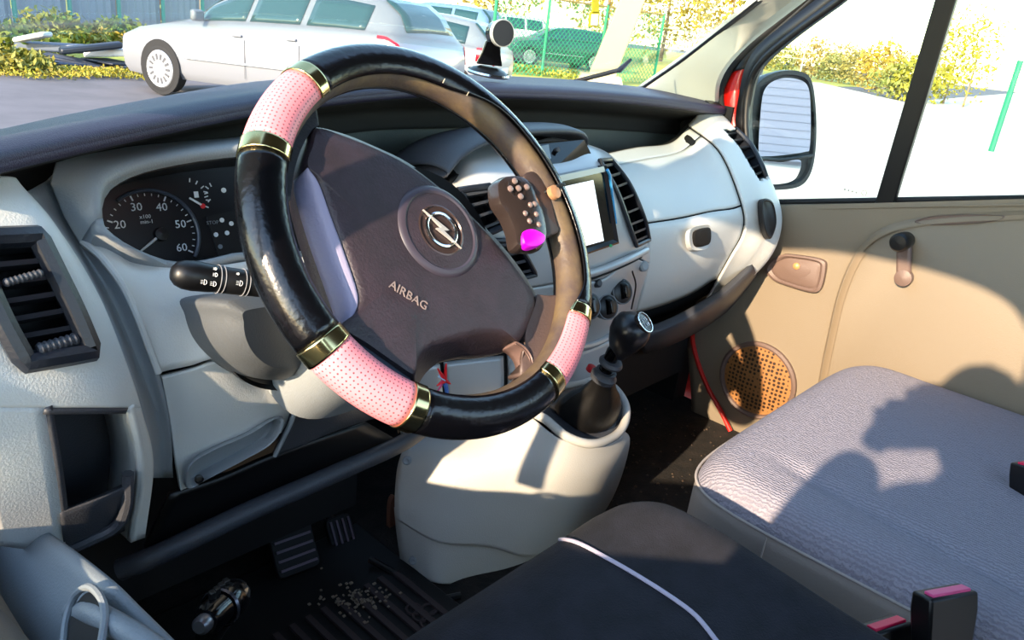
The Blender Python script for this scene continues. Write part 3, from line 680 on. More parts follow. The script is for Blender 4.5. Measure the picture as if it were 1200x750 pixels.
MB().lathe(at(700,332,y=.704),kn,[(0,-.004),(.0075,-.004),(.0075,.004),(.005,.007),(0,.0075)],18).build('push_button',DARKG,CS)
MB().tube(cr(Y((741,318,.70),(745,335,.705),(740,362,.725)),12),.0016,6).build('panel_seam',BLACK,CS)
MB().lathe(at(754,312,y=.708),kn,[(0,-.004),(.010,-.004),(.010,.003),(.007,.006),(0,.006)],20).build('socket_cover',GREYD,CS)
MB().box(at(716,288,y=.69),.004,.003,.004).build('green_tab',mat('green_tab','18b070',.4),CS,smooth=False)
# lower stack / column side trim seen through the wheel (pale panels with dark joints)
lp=[Y((455,440,.84),(500,430,.82),(560,420,.80),(620,415,.775),(680,412,.755),(725,395,.755)),Y((462,475,.85),(505,465,.82),(560,455,.79),(620,448,.765),(670,440,.75),(712,430,.75)),Y((470,510,.87),(510,500,.83),(560,490,.79),(610,478,.76),(655,462,.75),(700,452,.75))]
sheet('knee_panel',lp,SILVER,CS,16,12,u=(0,.255)); sheet('knee_panel',lp,SILVER,CS,16,12,u=(.275,.50)); sheet('knee_panel',lp,SILVER,CS,24,12,u=(.52,1))
sheet('knee_backing',lp,BLACKM,CS,16,8,shift=(0,.008,0))
# ------------------------------------------------------------------ floor console
FC=thing('floor_console',(0.05,.78,FLZ),'pale grey floor console bulging below the gear lever','console')
fc=[[(500,478,.93),(471,530,.865),(463,572,.85),(464,618,.835),(472,676,.81)],
    [(545,480,.86),(528,538,.78),(518,600,.765),(512,644,.755),(512,690,.735)],
    [(608,482,.735),(600,545,.70),(590,600,.70),(568,650,.71),(540,692,.72)],
    [(655,514,.66),(655,560,.645),(640,612,.66),(608,662,.68),(570,705,.71)],
    [(702,524,.632),(705,556,.627),(690,600,.65),(650,655,.68),(610,705,.71)],
    [(732,506,.645),(738,522,.65),(722,575,.69),(690,630,.73),(650,690,.76)]]
FR=[[at(*c[i][:2],y=c[i][2]) for c in fc] for i in range(5)]
FR=[r+[r[-1]+np.array([.012,.06,-.01]),r[-1]+np.array([.01,.3,-.02])] for r in FR]
CONS=mat('console_grey_plastic','b6b5b0',.5,bump=.25,scale=500)
sheet('upper_body',FR,CONS,FC,50,40,v=(0,.70))
sheet('lower_skirt',FR,CONS,FC,40,24,v=(.66,1),shift=(.008,.012,0))
# rim ring of the shifter well
rim=[(622,480,.72),(640,492,.69),(665,512,.655),(695,520,.632),(722,510,.638),(733,492,.655),(732,472,.68),(716,452,.72),(690,446,.75),(655,455,.75),(632,466,.74)]
RR=cr(Y(*rim),60,True); c=RR.mean(0); up_=np.array([0,-.15,1.])
MB().tube(RR,.008,10,closed=True).build('well_rim',CONS,FC)
MB().loops([RR+np.array([0,0,.002]),c+(RR-c)*.93-np.array([0,0,.002]),c+(RR-c)*.8-np.array([0,0,.012])],cap0=False).build('well_pan',DARKG,FC)
for px,py,yy in ((477,539,.845),(484,656,.80)):
    nn=np.array([-.75,-.6,.2]); nn/=np.linalg.norm(nn); s_=MB().lathe(at(px,py,y=yy)+nn*.004,nn,[(0,-.004),(.0075,-.004),(.0075,.001),(.005,.002),(.003,.0005),(0,.0005)],18).build('screw',GREYD,FC)
# gear lever
GL=thing('gear_lever',at(690,500,y=.66),'black gear lever with round knob and leather gaiter on the console','gear lever')
b0=at(686,488,y=.675); b1=at(708,440,y=.645); b2=at(719,412,y=.635); b3=at(737,392,y=.62)
axg=(b3-b0)/np.linalg.norm(b3-b0)
base=cr(Y((650,478,.715),(668,498,.685),(692,508,.655),(716,500,.655),(727,482,.675),(722,466,.71),(695,458,.735),(665,464,.73)),32,True)
cb=base.mean(0); top_=[b1+.02*(math.cos(a)*np.array([1,0,0])+math.sin(a)*np.array([0,.8,-.4])) for a in np.linspace(0,2*PI,33)[:-1]]
# align the ring order with the base loop
def align(l,ref):
    l=np.array(l); best=None
    for rev in (0,1):
        q=l[::-1] if rev else l
        for k in range(len(q)):
            z=np.roll(q,k,0); d=((z-z.mean(0)-(ref-ref.mean(0))*.3)**2).sum()
            if best is None or d<best[0]: best=(d,z)
    return best[1]
tp=align(top_,base); L3=[]
for t,sc,bul in ((0,1,0),(.12,1.05,.004),(.3,1.08,.0),(.45,1.05,.008),(.6,.95,0),(.8,.8,.006),(1,.6,0)):
    cen=cb*(1-t)+b1*t; ring=cen+(base-cb)*(1-t)*max(sc,.5)+(tp-tp.mean(0))*t
    k=1+bul*6*np.sin(np.arange(32)*1.3)
    L3.append(cen+(ring-cen)*k[:,None] if bul else ring)
MB().loops(L3).build('gaiter',mat('black_gaiter','0a0909',.45,bump=.3,scale=60),GL)
MB().tube([b1-axg*.02,b2,b3],.012,16).build('shaft',GLOSSBLK,GL)
MB().lathe(b1-axg*.004,axg,[(.0,-.004),(.022,-.004),(.023,.004),(.018,.010),(.018,.014),(0,.014)],24).build('lower_collar',DARKG,GL)
MB().lathe(b1+axg*.028,axg,[(0,-.004),(.020,-.004),(.021,0),(.018,.005),(0,.005)],24).build('lift_collar',DARKG,GL)
kc=at(736,392,y=.62)
knob=MB().lathe(kc,axg,[(0,-.044),(.014,-.044),(.018,-.035),(.026,-.019),(.0325,0),(.033,.012),(.029,.026),(.018,.034),(0,.037)],32).build('knob',mat('black_knob','17161a',.3),GL)
pn=np.array([.25,-.55,.8]); pn=pn/np.linalg.norm(pn); 
kn2=at(747,388,y=.60); tcm=(CAM-kc)/np.linalg.norm(CAM-kc); pn=.55*tcm+.72*RT+.40*UP; pn/=np.linalg.norm(pn)
kp=kc+axg*.008+pn*.0305
MB().lathe(kp,pn,[(0,-.006),(.0185,-.006),(.0185,.001),(.0165,.002),(.0155,.0005),(0,.001)],28).build('shift_badge',BRONZE,knob)
u_,v_,n_b=frame_of(pn); 
MB().tube([kp+pn*.0012+.0175*(math.cos(a)*u_+math.sin(a)*v_) for a in np.linspace(0,2*PI,33)[:-1]],.0011,6,closed=True).build('badge_ring',CHROME,knob)
text('1 3 5','shift_pattern',kp+pn*.0012+v_*.004,u_,v_,.008,WHITEINK,knob,lift=.001); text('2 4 R','shift_pattern',kp+pn*.0012-v_*.005,u_,v_,.008,WHITEINK,knob,lift=.001)
MB().lathe(at(693,432,y=.71),(0,-.4,1),[(0,-.004),(.009,-.004),(.009,.004),(.006,.006),(0,.006)],16).build('red_cap',mat('red_cap','b01822',.3),GL)
MB().box(cb*.4+b1*.6+np.array([.018,-.006,0]),.014,.012,.02).build('reverse_catch',BLACK,GL,bevel=.003)
# ------------------------------------------------------------------ steering column
SCO=thing('steering_column',(-.43,.68,1.05),'black and grey steering column shroud behind the wheel','column')
T_=math.radians(37); CW=np.array([-.407,.545,1.276]); WN=np.array([0,-math.cos(T_),math.sin(T_)]); WU=np.array([1.,0,0]); WV=np.array([0,math.sin(T_),math.cos(T_)])
def wp(px,py,h=0): return at(px,py,n=WN,p=CW+WN*h)
def wuv(u,v,h=0): return CW+WU*u+WV*v+WN*h
LPS=[]
for h,rx,ry,dv in ((-.075,.062,.05,-.005),(-.09,.075,.062,-.012),(-.13,.085,.075,-.02),(-.20,.090,.085,-.03),(-.27,.09,.09,-.035)):
    LPS.append([wuv(rx*math.copysign(abs(math.cos(a))**.7,math.cos(a)),dv+ry*math.copysign(abs(math.sin(a))**.7,math.sin(a)),h) for a in np.linspace(0,2*PI,41)[:-1]])
MB().loops(LPS).build('shroud',GREYD,SCO)
MB().tube([LPS[2][k]*1.0 for k in range(40)],.0012,5,closed=True).build('shroud_seam',BLACK,SCO)
# dark cut-out ring where the column passes the panel
cut=cr(Y((252,362,.708),(249,385,.706),(256,415,.702),(275,440,.705),(305,452,.712),(345,452,.722),(385,440,.74),(400,400,.75),(380,350,.75),(300,340,.735)),48,True); cc_=cut.mean(0)
MB().loops([cut-np.array([0,.006,0]),cc_+(cut-cc_)*.98+np.array([0,-.014,0]),cc_+(cut-cc_)*.9+np.array([0,-.008,0])],cap0=False).build('column_boot',BLACK,SCO)
#MB().lathe(at(316,360,y=.625),(-.5,-.75,.3),[(0,-.02),(.012,-.02),(.012,0),(.008,.002),(0,.002)],20).build('ignition_lock',GREY,SCO)
# low pale bell of the shroud in view left of the rim
bell=cr(Y((258,350,.655),(252,372,.655),(258,402,.655),(276,428,.66),(305,444,.67),(345,440,.69),(360,400,.69),(330,350,.67)),48,True); cb2=bell.mean(0)
MB().loops([bell+np.array([0,.10,-.03]),bell,cb2+(bell-cb2)*.92+np.array([0,-.018,.008]),cb2+(bell-cb2)*.7+np.array([0,-.03,.012])],cap0=False).build('lower_bell',mat('bell_grey','54585c',.45,bump=.2,scale=500),SCO)
# stalk
ST=thing('indicator_stalk',at(250,330,y=.61),'black light and indicator stalk with white symbols left of the wheel','stalk')
s0=at(209,321,y=.615); s1=at(306,334,y=.60); ax=(s1-s0)/np.linalg.norm(s1-s0); Ls=np.linalg.norm(s1-s0)
MB().lathe(s0,ax,[(0,-.006),(.006,-.0055),(.010,-.002),(.0125,.004),(.0132,.012),(.0125,.026),(.0118,.032)],28).build('twist_grip',BLACK,ST)
MB().lathe(s0,ax,[(.0112,.0315),(.0120,.033),(.0118,.05),(.011,.075),(.0105,Ls)],28).build('arm',mat('stalk_black','121214',.45),ST)
for h,r in ((.0325,.0126),(.0365,.0122),(.0545,.0122),(.058,.0120)): 
    a_=np.cross(ax,[0,0,1.]); a_/=np.linalg.norm(a_); b_=np.cross(ax,a_)
    MB().tube([s0+ax*h+r*(math.cos(q)*a_+math.sin(q)*b_) for q in np.linspace(0,2*PI,33)[:-1]],.0004,5,closed=True).build('ring_line',mat('grey_print','8a8c92',.6),ST)
fn=-FW; fn=fn-ax*(fn@ax); fn/=np.linalg.norm(fn); sv=np.cross(fn,ax)
def sym(h,vv,r,kind):
    c=s0+ax*h+fn*math.sqrt(max(.0135**2-vv*vv,0))+sv*vv; b=MB()
    ring=[c+r*(math.cos(q)*ax+math.sin(q)*sv) for q in np.linspace(-PI/2,PI/2,10)]
    b.tube(ring,.00028,5,closed=True)
    for k in (-1,0,1): b.tube([c-ax*r*.4+sv*k*r*.6,c-ax*r*1.3+sv*k*r*.6],.00025,5)
    b.build(kind,WHITEINK,ST)
sym(.018,-.004,.0022,'beam_symbol'); sym(.026,-.0045,.0022,'beam_symbol'); sym(.0265,.0035,.0017,'side_light_symbol'); sym(.048,-.001,.0024,'fog_symbol'); sym(.0265,.0085,.0012,'dot_symbol'); sym(.046,.007,.001,'dot_symbol')
# ------------------------------------------------------------------ steering wheel
SW=thing('steering_wheel',CW+WN*-.05,'steering wheel in black leather cover with pink perforated grips and gold bands','steering wheel')
R0=.183
def torus_arc(R,r,a0,a1,p0,p1,n,m,closed=False,uvscale=None,h=0):
    """strip of a torus; a = wheel angle, p = tube angle (0 outward, +90 to the driver); p0,p1 numbers or functions"""
    b=MB(); G=[]; uv=[]
    for i in range(n):
        a=a0+(a1-a0)*i/(n-1 if not closed else n); A0=p0(a) if callable(p0) else p0; A1=p1(a) if callable(p1) else p1
        row=[];ur=[]
        for j in range(m):
            p=math.radians(A0+(A1-A0)*j/(m-1)); ra=math.radians(a)
            rad=R+r*math.cos(p); row.append(wuv(rad*math.cos(ra),rad*math.sin(ra),r*math.sin(p)+h)); ur.append((math.radians(a)*R/.0042,p*r/.0042))
        G.append(row); uv.append(ur)
    if closed: G.append(G[0]); uv.append(uv[0])
    return np.array(G),np.array(uv)
def fullring(R,r,name,m,parent,a0=0,a1=360,h=0,squash=1):
    G,_=torus_arc(R,r,a0,a1,0,360,100 if a1-a0>=360 else max(8,int((a1-a0)/2.5)),24,h=h)
    return MB().grid(G).build(name,m,parent)
fullring(R0-.003,.0165,'rim_core',RIM,SW)
def smooth(x): x=min(max(x,0),1); return x*x*(3-2*x)
def win(a):   # 1 where the cover has slipped outwards (upper right of the wheel)
    a=(a+180)%360-180
    return smooth((a+45)/20)*smooth((68-a)/30)
plo=lambda a:-150+win(a)*-10
phi=lambda a:140-win(a)*48
Rc,rc_=R0+.001,.0205
def cover(name,m,a0,a1):
    n=max(10,int(abs(a1-a0)/2)); G,uv=torus_arc(Rc,rc_ if m is not GOLD else rc_+.0012,a0,a1,plo,phi,n,30)
    o=MB().grid(G).build(name,m,SW,solid=0)
    me=o.data; l=me.uv_layers.new(name='UVMap'); U=uv.reshape(-1,2)
    for k,lp_ in enumerate(me.loops): l.data[k].uv=tuple(U[lp_.vertex_index])
    md=o.modifiers.new('solid','SOLIDIFY'); md.thickness=.0025; md.offset=0
    return o
bw=4.2
pinks=[(118.5,151.5),(203,237),(288,323)]
secs=[]
for a0,a1 in pinks:
    o=cover('pink_grip',PINK,a0+bw,a1-bw); 
    cover('gold_band',GOLD,a0,a0+bw+.2); cover('gold_band',GOLD,a1-bw-.2,a1)
cover('leather_section',LEATHER,151.5,203); cover('leather_section',LEATHER,237,288); cover('leather_section',LEATHER,323-360,118.5)
# stitching slits with pale thread on the upper section
for px0,py0,px1,py1 in ((524,83,519,97),(552,100,547,112),(469,66,469,71)):
    a=wp(px0,py0,.019); c=wp(px1,py1,.019); m_=(a+c)/2+WU*.001
    MB().tube([a,m_,c],.0006,5).build('worn_stitch',mat('pale_thread','c8bda8',.8),SW)
# airbag pad
topl=[(372,150),(400,158),(440,174),(480,195),(525,230),(570,273),(602,312),(625,348),(621,372),(608,399),(596,393),(570,389),(540,395),(510,404),(495,413),(487,428),(484,441),(460,426),(430,405),(400,384),(416,366),(420,345),(405,298),(388,252),(374,214),(358,192),(364,170)]
tl=[wp(*q,0.0) for q in topl]
botl=[(366,150),(400,156),(440,172),(482,193),(528,228),(573,271),(606,310),(629,348),(626,374),(612,402),(598,410),(570,416),(540,418),(516,424),(500,436),(490,450),(484,452),(458,434),(428,412),(394,392),(386,376),(372,330),(360,290),(350,255),(345,225),(346,200),(356,170)]
bl=[wp(*q,-.030) for q in botl]
TL=cr(tl,130,True); BLp=cr(bl,130,True); ct=TL.mean(0)
pad=MB().loops([BLp-WN*.012,BLp,TL*.85+BLp*.15-WN*.0005,ct+(TL-ct)*.985+WN*.0015,ct+(TL-ct)*.90+WN*.003,ct+(TL-ct)*.5+WN*.0045],cap0=False).build('airbag_pad',PADBAG,SW,auto=60)
# side facet of the pad; sky light put into its pale colour
fo=[wp(*q,.0012) for q in ((360,197),(373,214),(387,252),(404,298),(419,345),(415,366),(399,384))]; fi=[wp(*q,-.022) for q in ((344,212),(345,228),(356,268),(370,310),(385,352),(392,374),(392,386))]
G=np.stack([cr(fo,30),cr([a*.5+c*.5+WN*.007 for a,c in zip(fo,fi)],30),cr(fi,30)],1); 
b=MB().grid(np.array([cr(r,9) for r in G])); b.build('pad_facet',FACET,pad,solid=.003)
# emblem recess, roundel and lettering
ec=wp(515,271,.004); er=.0335
MB().lathe(ec,WN,[(.051,-.004),(.049,.0005),(.045,.003),(.042,.0035),(.040,.002)],48,cap=False).build('roundel_ridge',mat('ridge_vinyl_lit','3a343f',.4),pad)  # ridge paler than the pad, its lit look put into the colour
MB().lathe(ec,WN,[(0,-.004),(.043,-.004),(.042,.002),(.026,.0035),(.024,.002),(0,.002)],48).build('roundel',PADBAG,pad)
em=MB().lathe(ec+WN*.0025,WN,[(0,-.002),(.027,-.002),(.027,.001),(.0255,.0015),(.0245,0),(0,0)],40).build('emblem_disc',mat('emblem_brown','4a3c3a',.25,metal=.4),pad)
MB().tube([ec+WN*.004+.0175*(math.cos(a)*WU+math.sin(a)*WV) for a in np.linspace(0,2*PI,41)[:-1]],.0017,8,closed=True).build('emblem_ring',CHROME,em)
ra=math.radians(-43); eu=math.cos(ra)*WU+math.sin(ra)*WV; ev=-math.sin(ra)*WU+math.cos(ra)*WV
bolt=[(-.0265,.0062),(.007,.0036),(.002,-.0008),(.0265,-.0062),(-.007,-.0036),(-.002,.0008)]
MB().loops([[ec+WN*.0035+eu*a+ev*c for a,c in bolt],[ec+WN*.006+eu*a+ev*c for a,c in bolt]]).build('emblem_bolt',mat('bright_metal','d8d4d0',.35,metal=.5),em,smooth=False)
tcx=wp(478,347,.004); text('AIRBAG','airbag_lettering',tcx,eu,ev,.0125,mat('embossed_print','8c7c78',.6),pad,lift=.0018)
# spokes
def spoke(pin,pout,h0,h1,m,th=.02):
    a=[wp(*q,h0) for q in pin]; c=[wp(*q,h1) for q in pout]; n=24
    A=cr(a,n); C=cr(c,n); mid=A*.5+C*.5-WN*.004
    G=np.stack([A-WN*th,A,mid,C,C-WN*th],1)
    return MB().grid(G).build('spoke',m,SW,solid=.004)
SPK=mat('spoke_charcoal','2c2e34',.5,bump=.5,scale=300); SPB=mat('spoke_brown','574844',.5,bump=.3,scale=300)
spoke([(374,146),(366,152),(354,172),(345,200),(340,235)],[(372,100),(352,112),(328,150),(318,190),(322,232)],-.006,-.004,SPK)
spoke([(396,384),(420,400),(450,420),(482,442)],[(380,408),(410,432),(440,452),(476,462)],-.008,-.004,mat('spoke_blue_grey','3c4654',.5,bump=.5,scale=300))
spoke([(630,345),(627,358),(621,374),(616,390),(616,404)],[(660,345),(661,368),(648,396),(630,420),(612,440)],-.006,-.004,SPB)
fa_=cr([wp(*q,-.004) for q in ((606,400),(617,408),(624,421),(623,436),(612,452),(594,466),(566,478))],40); fb_=cr([wp(*q,-.030) for q in ((586,411),(596,417),(603,428),(603,440),(594,453),(574,467),(545,477))],40)
fm_=fa_*.55+fb_*.45+WN*.009
MB().grid(np.array([cr(r,12) for r in np.stack([fa_+WN*-.003,fa_,fm_,fb_],1)])).build('spoke_fillet',mat('pale_spoke_brown','6a5550',.4,bump=.2,scale=200),SW,solid=.003)  # fillet in a paler brown than the spoke
MB().lathe(CW-WN*.07,WN,[(0,0),(.05,0),(.07,.03),(.08,.055),(0,.055)],32).build('hub',BLACK,SW)
# ------------------------------------------------------------------ wheel remote
RM=thing('wheel_remote',wp(620,285,.0),'bronze button remote with magenta redaction mark strapped inside the wheel rim','remote control')
rb=[(578,226),(579,214),(590,207),(606,207),(618,215),(626,232),(634,252),(638,275),(634,292),(618,294),(603,292),(598,272),(591,255),(581,240)]
rl=cr([wp(*q,.012) for q in rb],50,True); c=rl.mean(0)
body=MB().loops([rl-WN*.009,rl-WN*.002,c+(rl-c)*.93+WN*.006,c+(rl-c)*.7+WN*.009],cap0=True).build('body',BRONZE,RM)
ml=cr([wp(*q,.013) for q in ((605,276),(617,271),(632,278),(633,286),(625,292),(614,293),(607,289))],40,True); cm=ml.mean(0)
MB().loops([ml-WN*.010,ml+WN*.005,cm+(ml-cm)*.88+WN*.0095,cm+(ml-cm)*.5+WN*.011]).build('magenta_mark',MAG,RM)  # redaction mark on the remote, built as a raised magenta cap
dc=wp(605,222,.020); dpad=MB().lathe(dc,WN,[(0,-.002),(.0125,-.002),(.012,.0015),(.009,.001),(0,.001)],28).build('direction_ring',BRONZE,RM)
for px,py in ((602,213),(616,220),(597,222),(609,231),(606.5,221.5)):
    MB().lathe(wp(px,py,.020),WN,[(0,0),(.0038,0),(.0034,.003),(.002,.0042),(0,.0045)],14).build('button',BTN,dpad)
for px,py in ((620,241),(625,240),(614,251),(627,252),(619,260),(630,264)):
    MB().lathe(wp(px,py,.019),WN,[(0,0),(.0036,0),(.0032,.003),(.002,.0042),(0,.0045)],14).build('button',BTN,RM)
st=[(612,208),(626,203),(640,225),(650,262),(653,272),(645,276),(636,278),(634,255),(626,232)]
sl_=cr([wp(*q,.010) for q in st],40,True); cs_=sl_.mean(0); MB().loops([sl_-WN*.012,sl_+WN*.002,cs_+(sl_-cs_)*.93+WN*.0035]).build('strap_plate',mat('strap_brown','3e302c',.5),RM)
MB().tube([wuv((R0)*math.cos(math.radians(9)),(R0)*math.sin(math.radians(9)))+.0225*(math.cos(q)*(math.cos(math.radians(9))*WU+math.sin(math.radians(9))*WV)+math.sin(q)*WN) for q in np.linspace(0,2*PI,25)[:-1]],.0022,8,closed=True).build('strap',RUBBER,RM)
MB().lathe(wp(650,225,.021),WN,[(0,-.004),(.0085,-.004),(.008,.002),(0,.003)],20).build('copper_stud',mat('copper_stud','c0906a',.35,metal=.3),RM)
# ribbons tied behind the wheel
RB=thing('key_ribbon',at(512,462,y=.60),'pink and blue ribbon with red knot hanging behind the wheel','ribbon')
def ribbon(a,c,wd,m,name):
    n=8; P=np.array([np.array(a)*(1-t)+np.array(c)*t+np.array([0,-.004*math.sin(t*PI),0]) for t in np.linspace(0,1,n)]); s_=np.array([wd/2,.002,0])
    MB().grid(np.stack([P-s_,P+s_],1)).build(name,m,RB,solid=.0006)
ribbon(at(521,440,y=.60),at(506,466,y=.60),.010,mat('pink_ribbon','d64a8a',.6),'tail'); ribbon(at(519,442,y=.602),at(523,468,y=.602),.009,mat('blue_ribbon','2a62b0',.6),'tail')
REDR=mat('red_ribbon','e01828',.6)
for a,c in (((521,445),(523,426)),((521,445),(513,432)),((521,445),(528,450)),((521,446),(512,452))): MB().tube([at(*a,y=.598),at(*c,y=.596)],[.0032,.0008],6).build('knot_end',REDR,RB)
ribbon(at(514,440,y=.60),at(524,446,y=.60),.006,mat('pale_blue_ribbon','9ac8e8',.6),'bow')
# ------------------------------------------------------------------ phone mount
PM=thing('phone_mount',at(572,90,y=.98),'black magnetic phone mount with round silver-edged head on dash top','phone mount')
pb=at(572,85,y=.98)
MB().lathe(pb+np.array([0,0,-.004]),(0,-.1,1),[(0,0),(.036,0),(.036,.004),(.028,.010),(.015,.014),(0,.014)],32).build('suction_base',BLACK,PM)
MB().lathe(pb+np.array([0,0,-.003]),(0,-.1,1),[(.036,0),(.0375,.002),(.036,.005)],32,cap=False).build('base_trim',CHROME,PM)
a0=at(573,76,y=.98); a1=at(578,48,y=.97)
ww=np.array([.75,-.66,0])*.016; dd=np.array([.5,.6,0])*.012
MB().loops([[a0+ww*1.4+dd,a0-ww*1.4+dd,a0-ww*1.4-dd,a0+ww*1.4-dd],[a0*.5+a1*.5+ww+dd*.7,a0*.5+a1*.5-ww+dd*.7,a0*.5+a1*.5-ww-dd*.7,a0*.5+a1*.5+ww-dd*.7],[a1+ww*.8+dd*.5,a1-ww*.8+dd*.5,a1-ww*.8-dd*.5,a1+ww*.8-dd*.5]]).build('arm',GLOSSBLK,PM,bevel=.002)
hn=np.array([.0,-1,.05])*.9+np.array([-.25,0,0]); hn/=np.linalg.norm(hn); hc=at(589,39,y=.955)
MB().lathe(hc,hn,[(0,-.032),(.014,-.032),(.019,-.025),(.0195,-.002),(0,-.002)],28).build('head',GLOSSBLK,PM)
MB().lathe(hc,hn,[(.019,-.006),(.0225,-.005),(.0225,.002),(.0207,.0025)],32,cap=False).build('head_rim',MATS['bright_metal'],PM)
MB().lathe(hc,hn,[(0,-.003),(.0208,-.003),(.0208,.0015),(0,.0018)],28).build('magnet_face',mat('magnet_black','1c1a20',.4),PM)
# ------------------------------------------------------------------ seats
def cushion(x0,x1,y0,y1,z0,z1,r,crown,hf=None,nx=60,ny=60):
    """rounded seat cushion; top height = z1 + crown + hf(x,y)"""
    def prof(t,a,b,r): return t
    G=[]; 
    # superellipse plan rings from the bottom edge over the shoulder to the centre
    cx,cy=(x0+x1)/2,(y0+y1)/2; hx,hy=(x1-x0)/2,(y1-y0)/2; n=120; L=[]
    def ring(k,z):
        out=[]
        for q in np.linspace(0,2*PI,n,endpoint=False):
            e=.28; X_=math.copysign(abs(math.cos(q))**e,math.cos(q)); Y_=math.copysign(abs(math.sin(q))**e,math.sin(q))
            x=cx+X_*(hx-k*min(hx,hy)); y=cy+Y_*(hy-k*min(hx,hy))
            out.append((x,y,z))
        return out
    m=min(hx,hy)
    L.append(ring(.10,z0)); L.append(ring(.0,z0+.03)); L.append(ring(0,z1-r*1.1))
    for i in range(1,7):
        a=PI/2*i/6; L.append(ring((r*(1-math.cos(a)))/m,z1-r+r*math.sin(a)))
    for k in np.linspace(r/m+.04,.97,26): L.append(ring(k,z1))
    out=[]
    for l in L:
        o=[]
        for x,y,z in l:
            if z>z1-r*.7:
                fx=1-((x-cx)/hx)**2; fy=1-((y-cy)/hy)**2; wgt=min(1,(z-(z1-r*.7))/(r*.7))
                z=z+wgt*(crown*max(fx,0)**.7*max(fy,0)**.7+(hf(x,y) if hf else 0))
            o.append((x,y,z))
        out.append(o)
    return MB().loops(out)
# driver seat: dark fabric with a pale piping line
DS=thing('driver_seat',(-.37,.05,FLZ),'dark navy fabric driver seat with curved pale piping line in the foreground','seat')
hfD=lambda x,y: .03*math.exp(-((x+.12)/.09)**2)*(.4+.6*smooth((y+.1)/.4))+.02*smooth((y-.1)/.3)-.02*smooth((y-.36)/.1)
cushion(-.62,-.10,-.18,.472,FLZ+.14,.905,.07,.012,hfD).build('cushion',SEATD,DS)
MB().box((-.36,.08,FLZ+.08),.44,.46,.16).build('seat_base',BLACK,DS,bevel=.02)
def topD(x,y):
    cx,cy,hx,hy=-.36,.1225,.26,.3025
    return .90+.012*max(1-((x-cx)/hx)**2,0)**.7*max(1-((y-cy)/hy)**2,0)**.7+hfD(x,y)
pp=[at(*q,z=.925) for q in ((650,634),(662,633),(680,638),(710,654),(740,671),(780,696),(815,722),(842,755))]
P=cr(pp,50); dsc=[o for o in COL.objects if o.name=='cushion'][0]; bpy.context.view_layer.update()
from mathutils.bvhtree import BVHTree
bv=BVHTree.FromPolygons([dsc.matrix_world@v.co for v in dsc.data.vertices],[tuple(f.vertices) for f in dsc.data.polygons])
P2=[]
for q in cr([(650,634),(662,633),(680,638),(710,654),(740,671),(780,696),(815,722),(842,755)],50):
    d=Vector(at(q[0],q[1],z=.5)-CAM).normalized(); hit=bv.ray_cast(Vector(CAM),d)
    if hit[0] is not None: P2.append(V3(hit[0])+V3(hit[1])*.0005*(1 if hit[1].dot(d)<0 else -1))
P=np.array(P2)
MB().tube(P,.0028,8).build('piping',PIPING,DS)
sb=cushion(-.62,-.10,-.02,.12,0,.62,.05,0).v
bk=MB(); q=cushion(-.61,-.11,-.07,.07,0,.46,.05,0); 
Mx=Matrix.Translation((0,-.24,.88))@Matrix.Rotation(math.radians(14),4,'X'); bk.add([tuple(Mx@Vector(v)) for v in q.v],q.f); bk.build('backrest',SEATD,DS)
# passenger bench
PS=thing('passenger_bench',(.42,.05,FLZ),'grey weave fabric passenger bench seat with vinyl side, lit by the sun','seat')
def hfP(x,y):
    g=-.010*math.exp(-((x-(.135+.05*smooth((.40-y)/.25)*0+ (y-.1)*.12))/.014)**2)*smooth((.40-y)/.12)
    front=.014*math.exp(-((y-.40)/.07)**2)
    return g+front*.5-.035*smooth((y-.30)/.16)*0
cushion(.035,.785,-.30,.465,FLZ+.10,.885,.045,.02,hfP).build('cushion',SEATG,PS)
def ringP(qv,dx): 
    e=.28; cx,cy,hx,hy=.41,.0825,.375+dx,.3825+dx
    return cx+hx*math.copysign(abs(math.cos(qv))**e,math.cos(qv)), cy+hy*math.copysign(abs(math.sin(qv))**e,math.sin(qv))
qs=np.concatenate([np.linspace(PI+1.2,PI+.02,14),np.linspace(PI-.02,PI/2+.02,40)])
sd=[[(*ringP(qv,dx),zz) for qv in qs] for zz,dx in ((.850,-.001),(.83,.002),(.78,.0025),(.70,.0025),(.66,.001))]
G=np.array(sd); MB().grid(G).build('side_panel',SEATSIDE,PS,solid=.002)
MB().tube([(*ringP(qv,.002),.851) for qv in qs],.0022,8).build('side_piping',mat('grey_piping','a8a09c',.7),PS)
MB().tube(cr([(.034,.30,.845),(.032,.30,.80),(.032,.302,.70)],14),.0012,6).build('side_seam',mat('grey_piping','a8a09c',.7),PS)
MB().box((.41,.08,FLZ+.05),.66,.60,.10).build('bench_plinth',BLACK,PS,bevel=.01)
bk=MB(); q=cushion(.04,.78,-.07,.07,0,.46,.05,0); Mx=Matrix.Translation((0,-.38,.86))@Matrix.Rotation(math.radians(14),4,'X'); bk.add([tuple(Mx@Vector(v)) for v in q.v],q.f); bk.build('backrest',SEATG,PS)
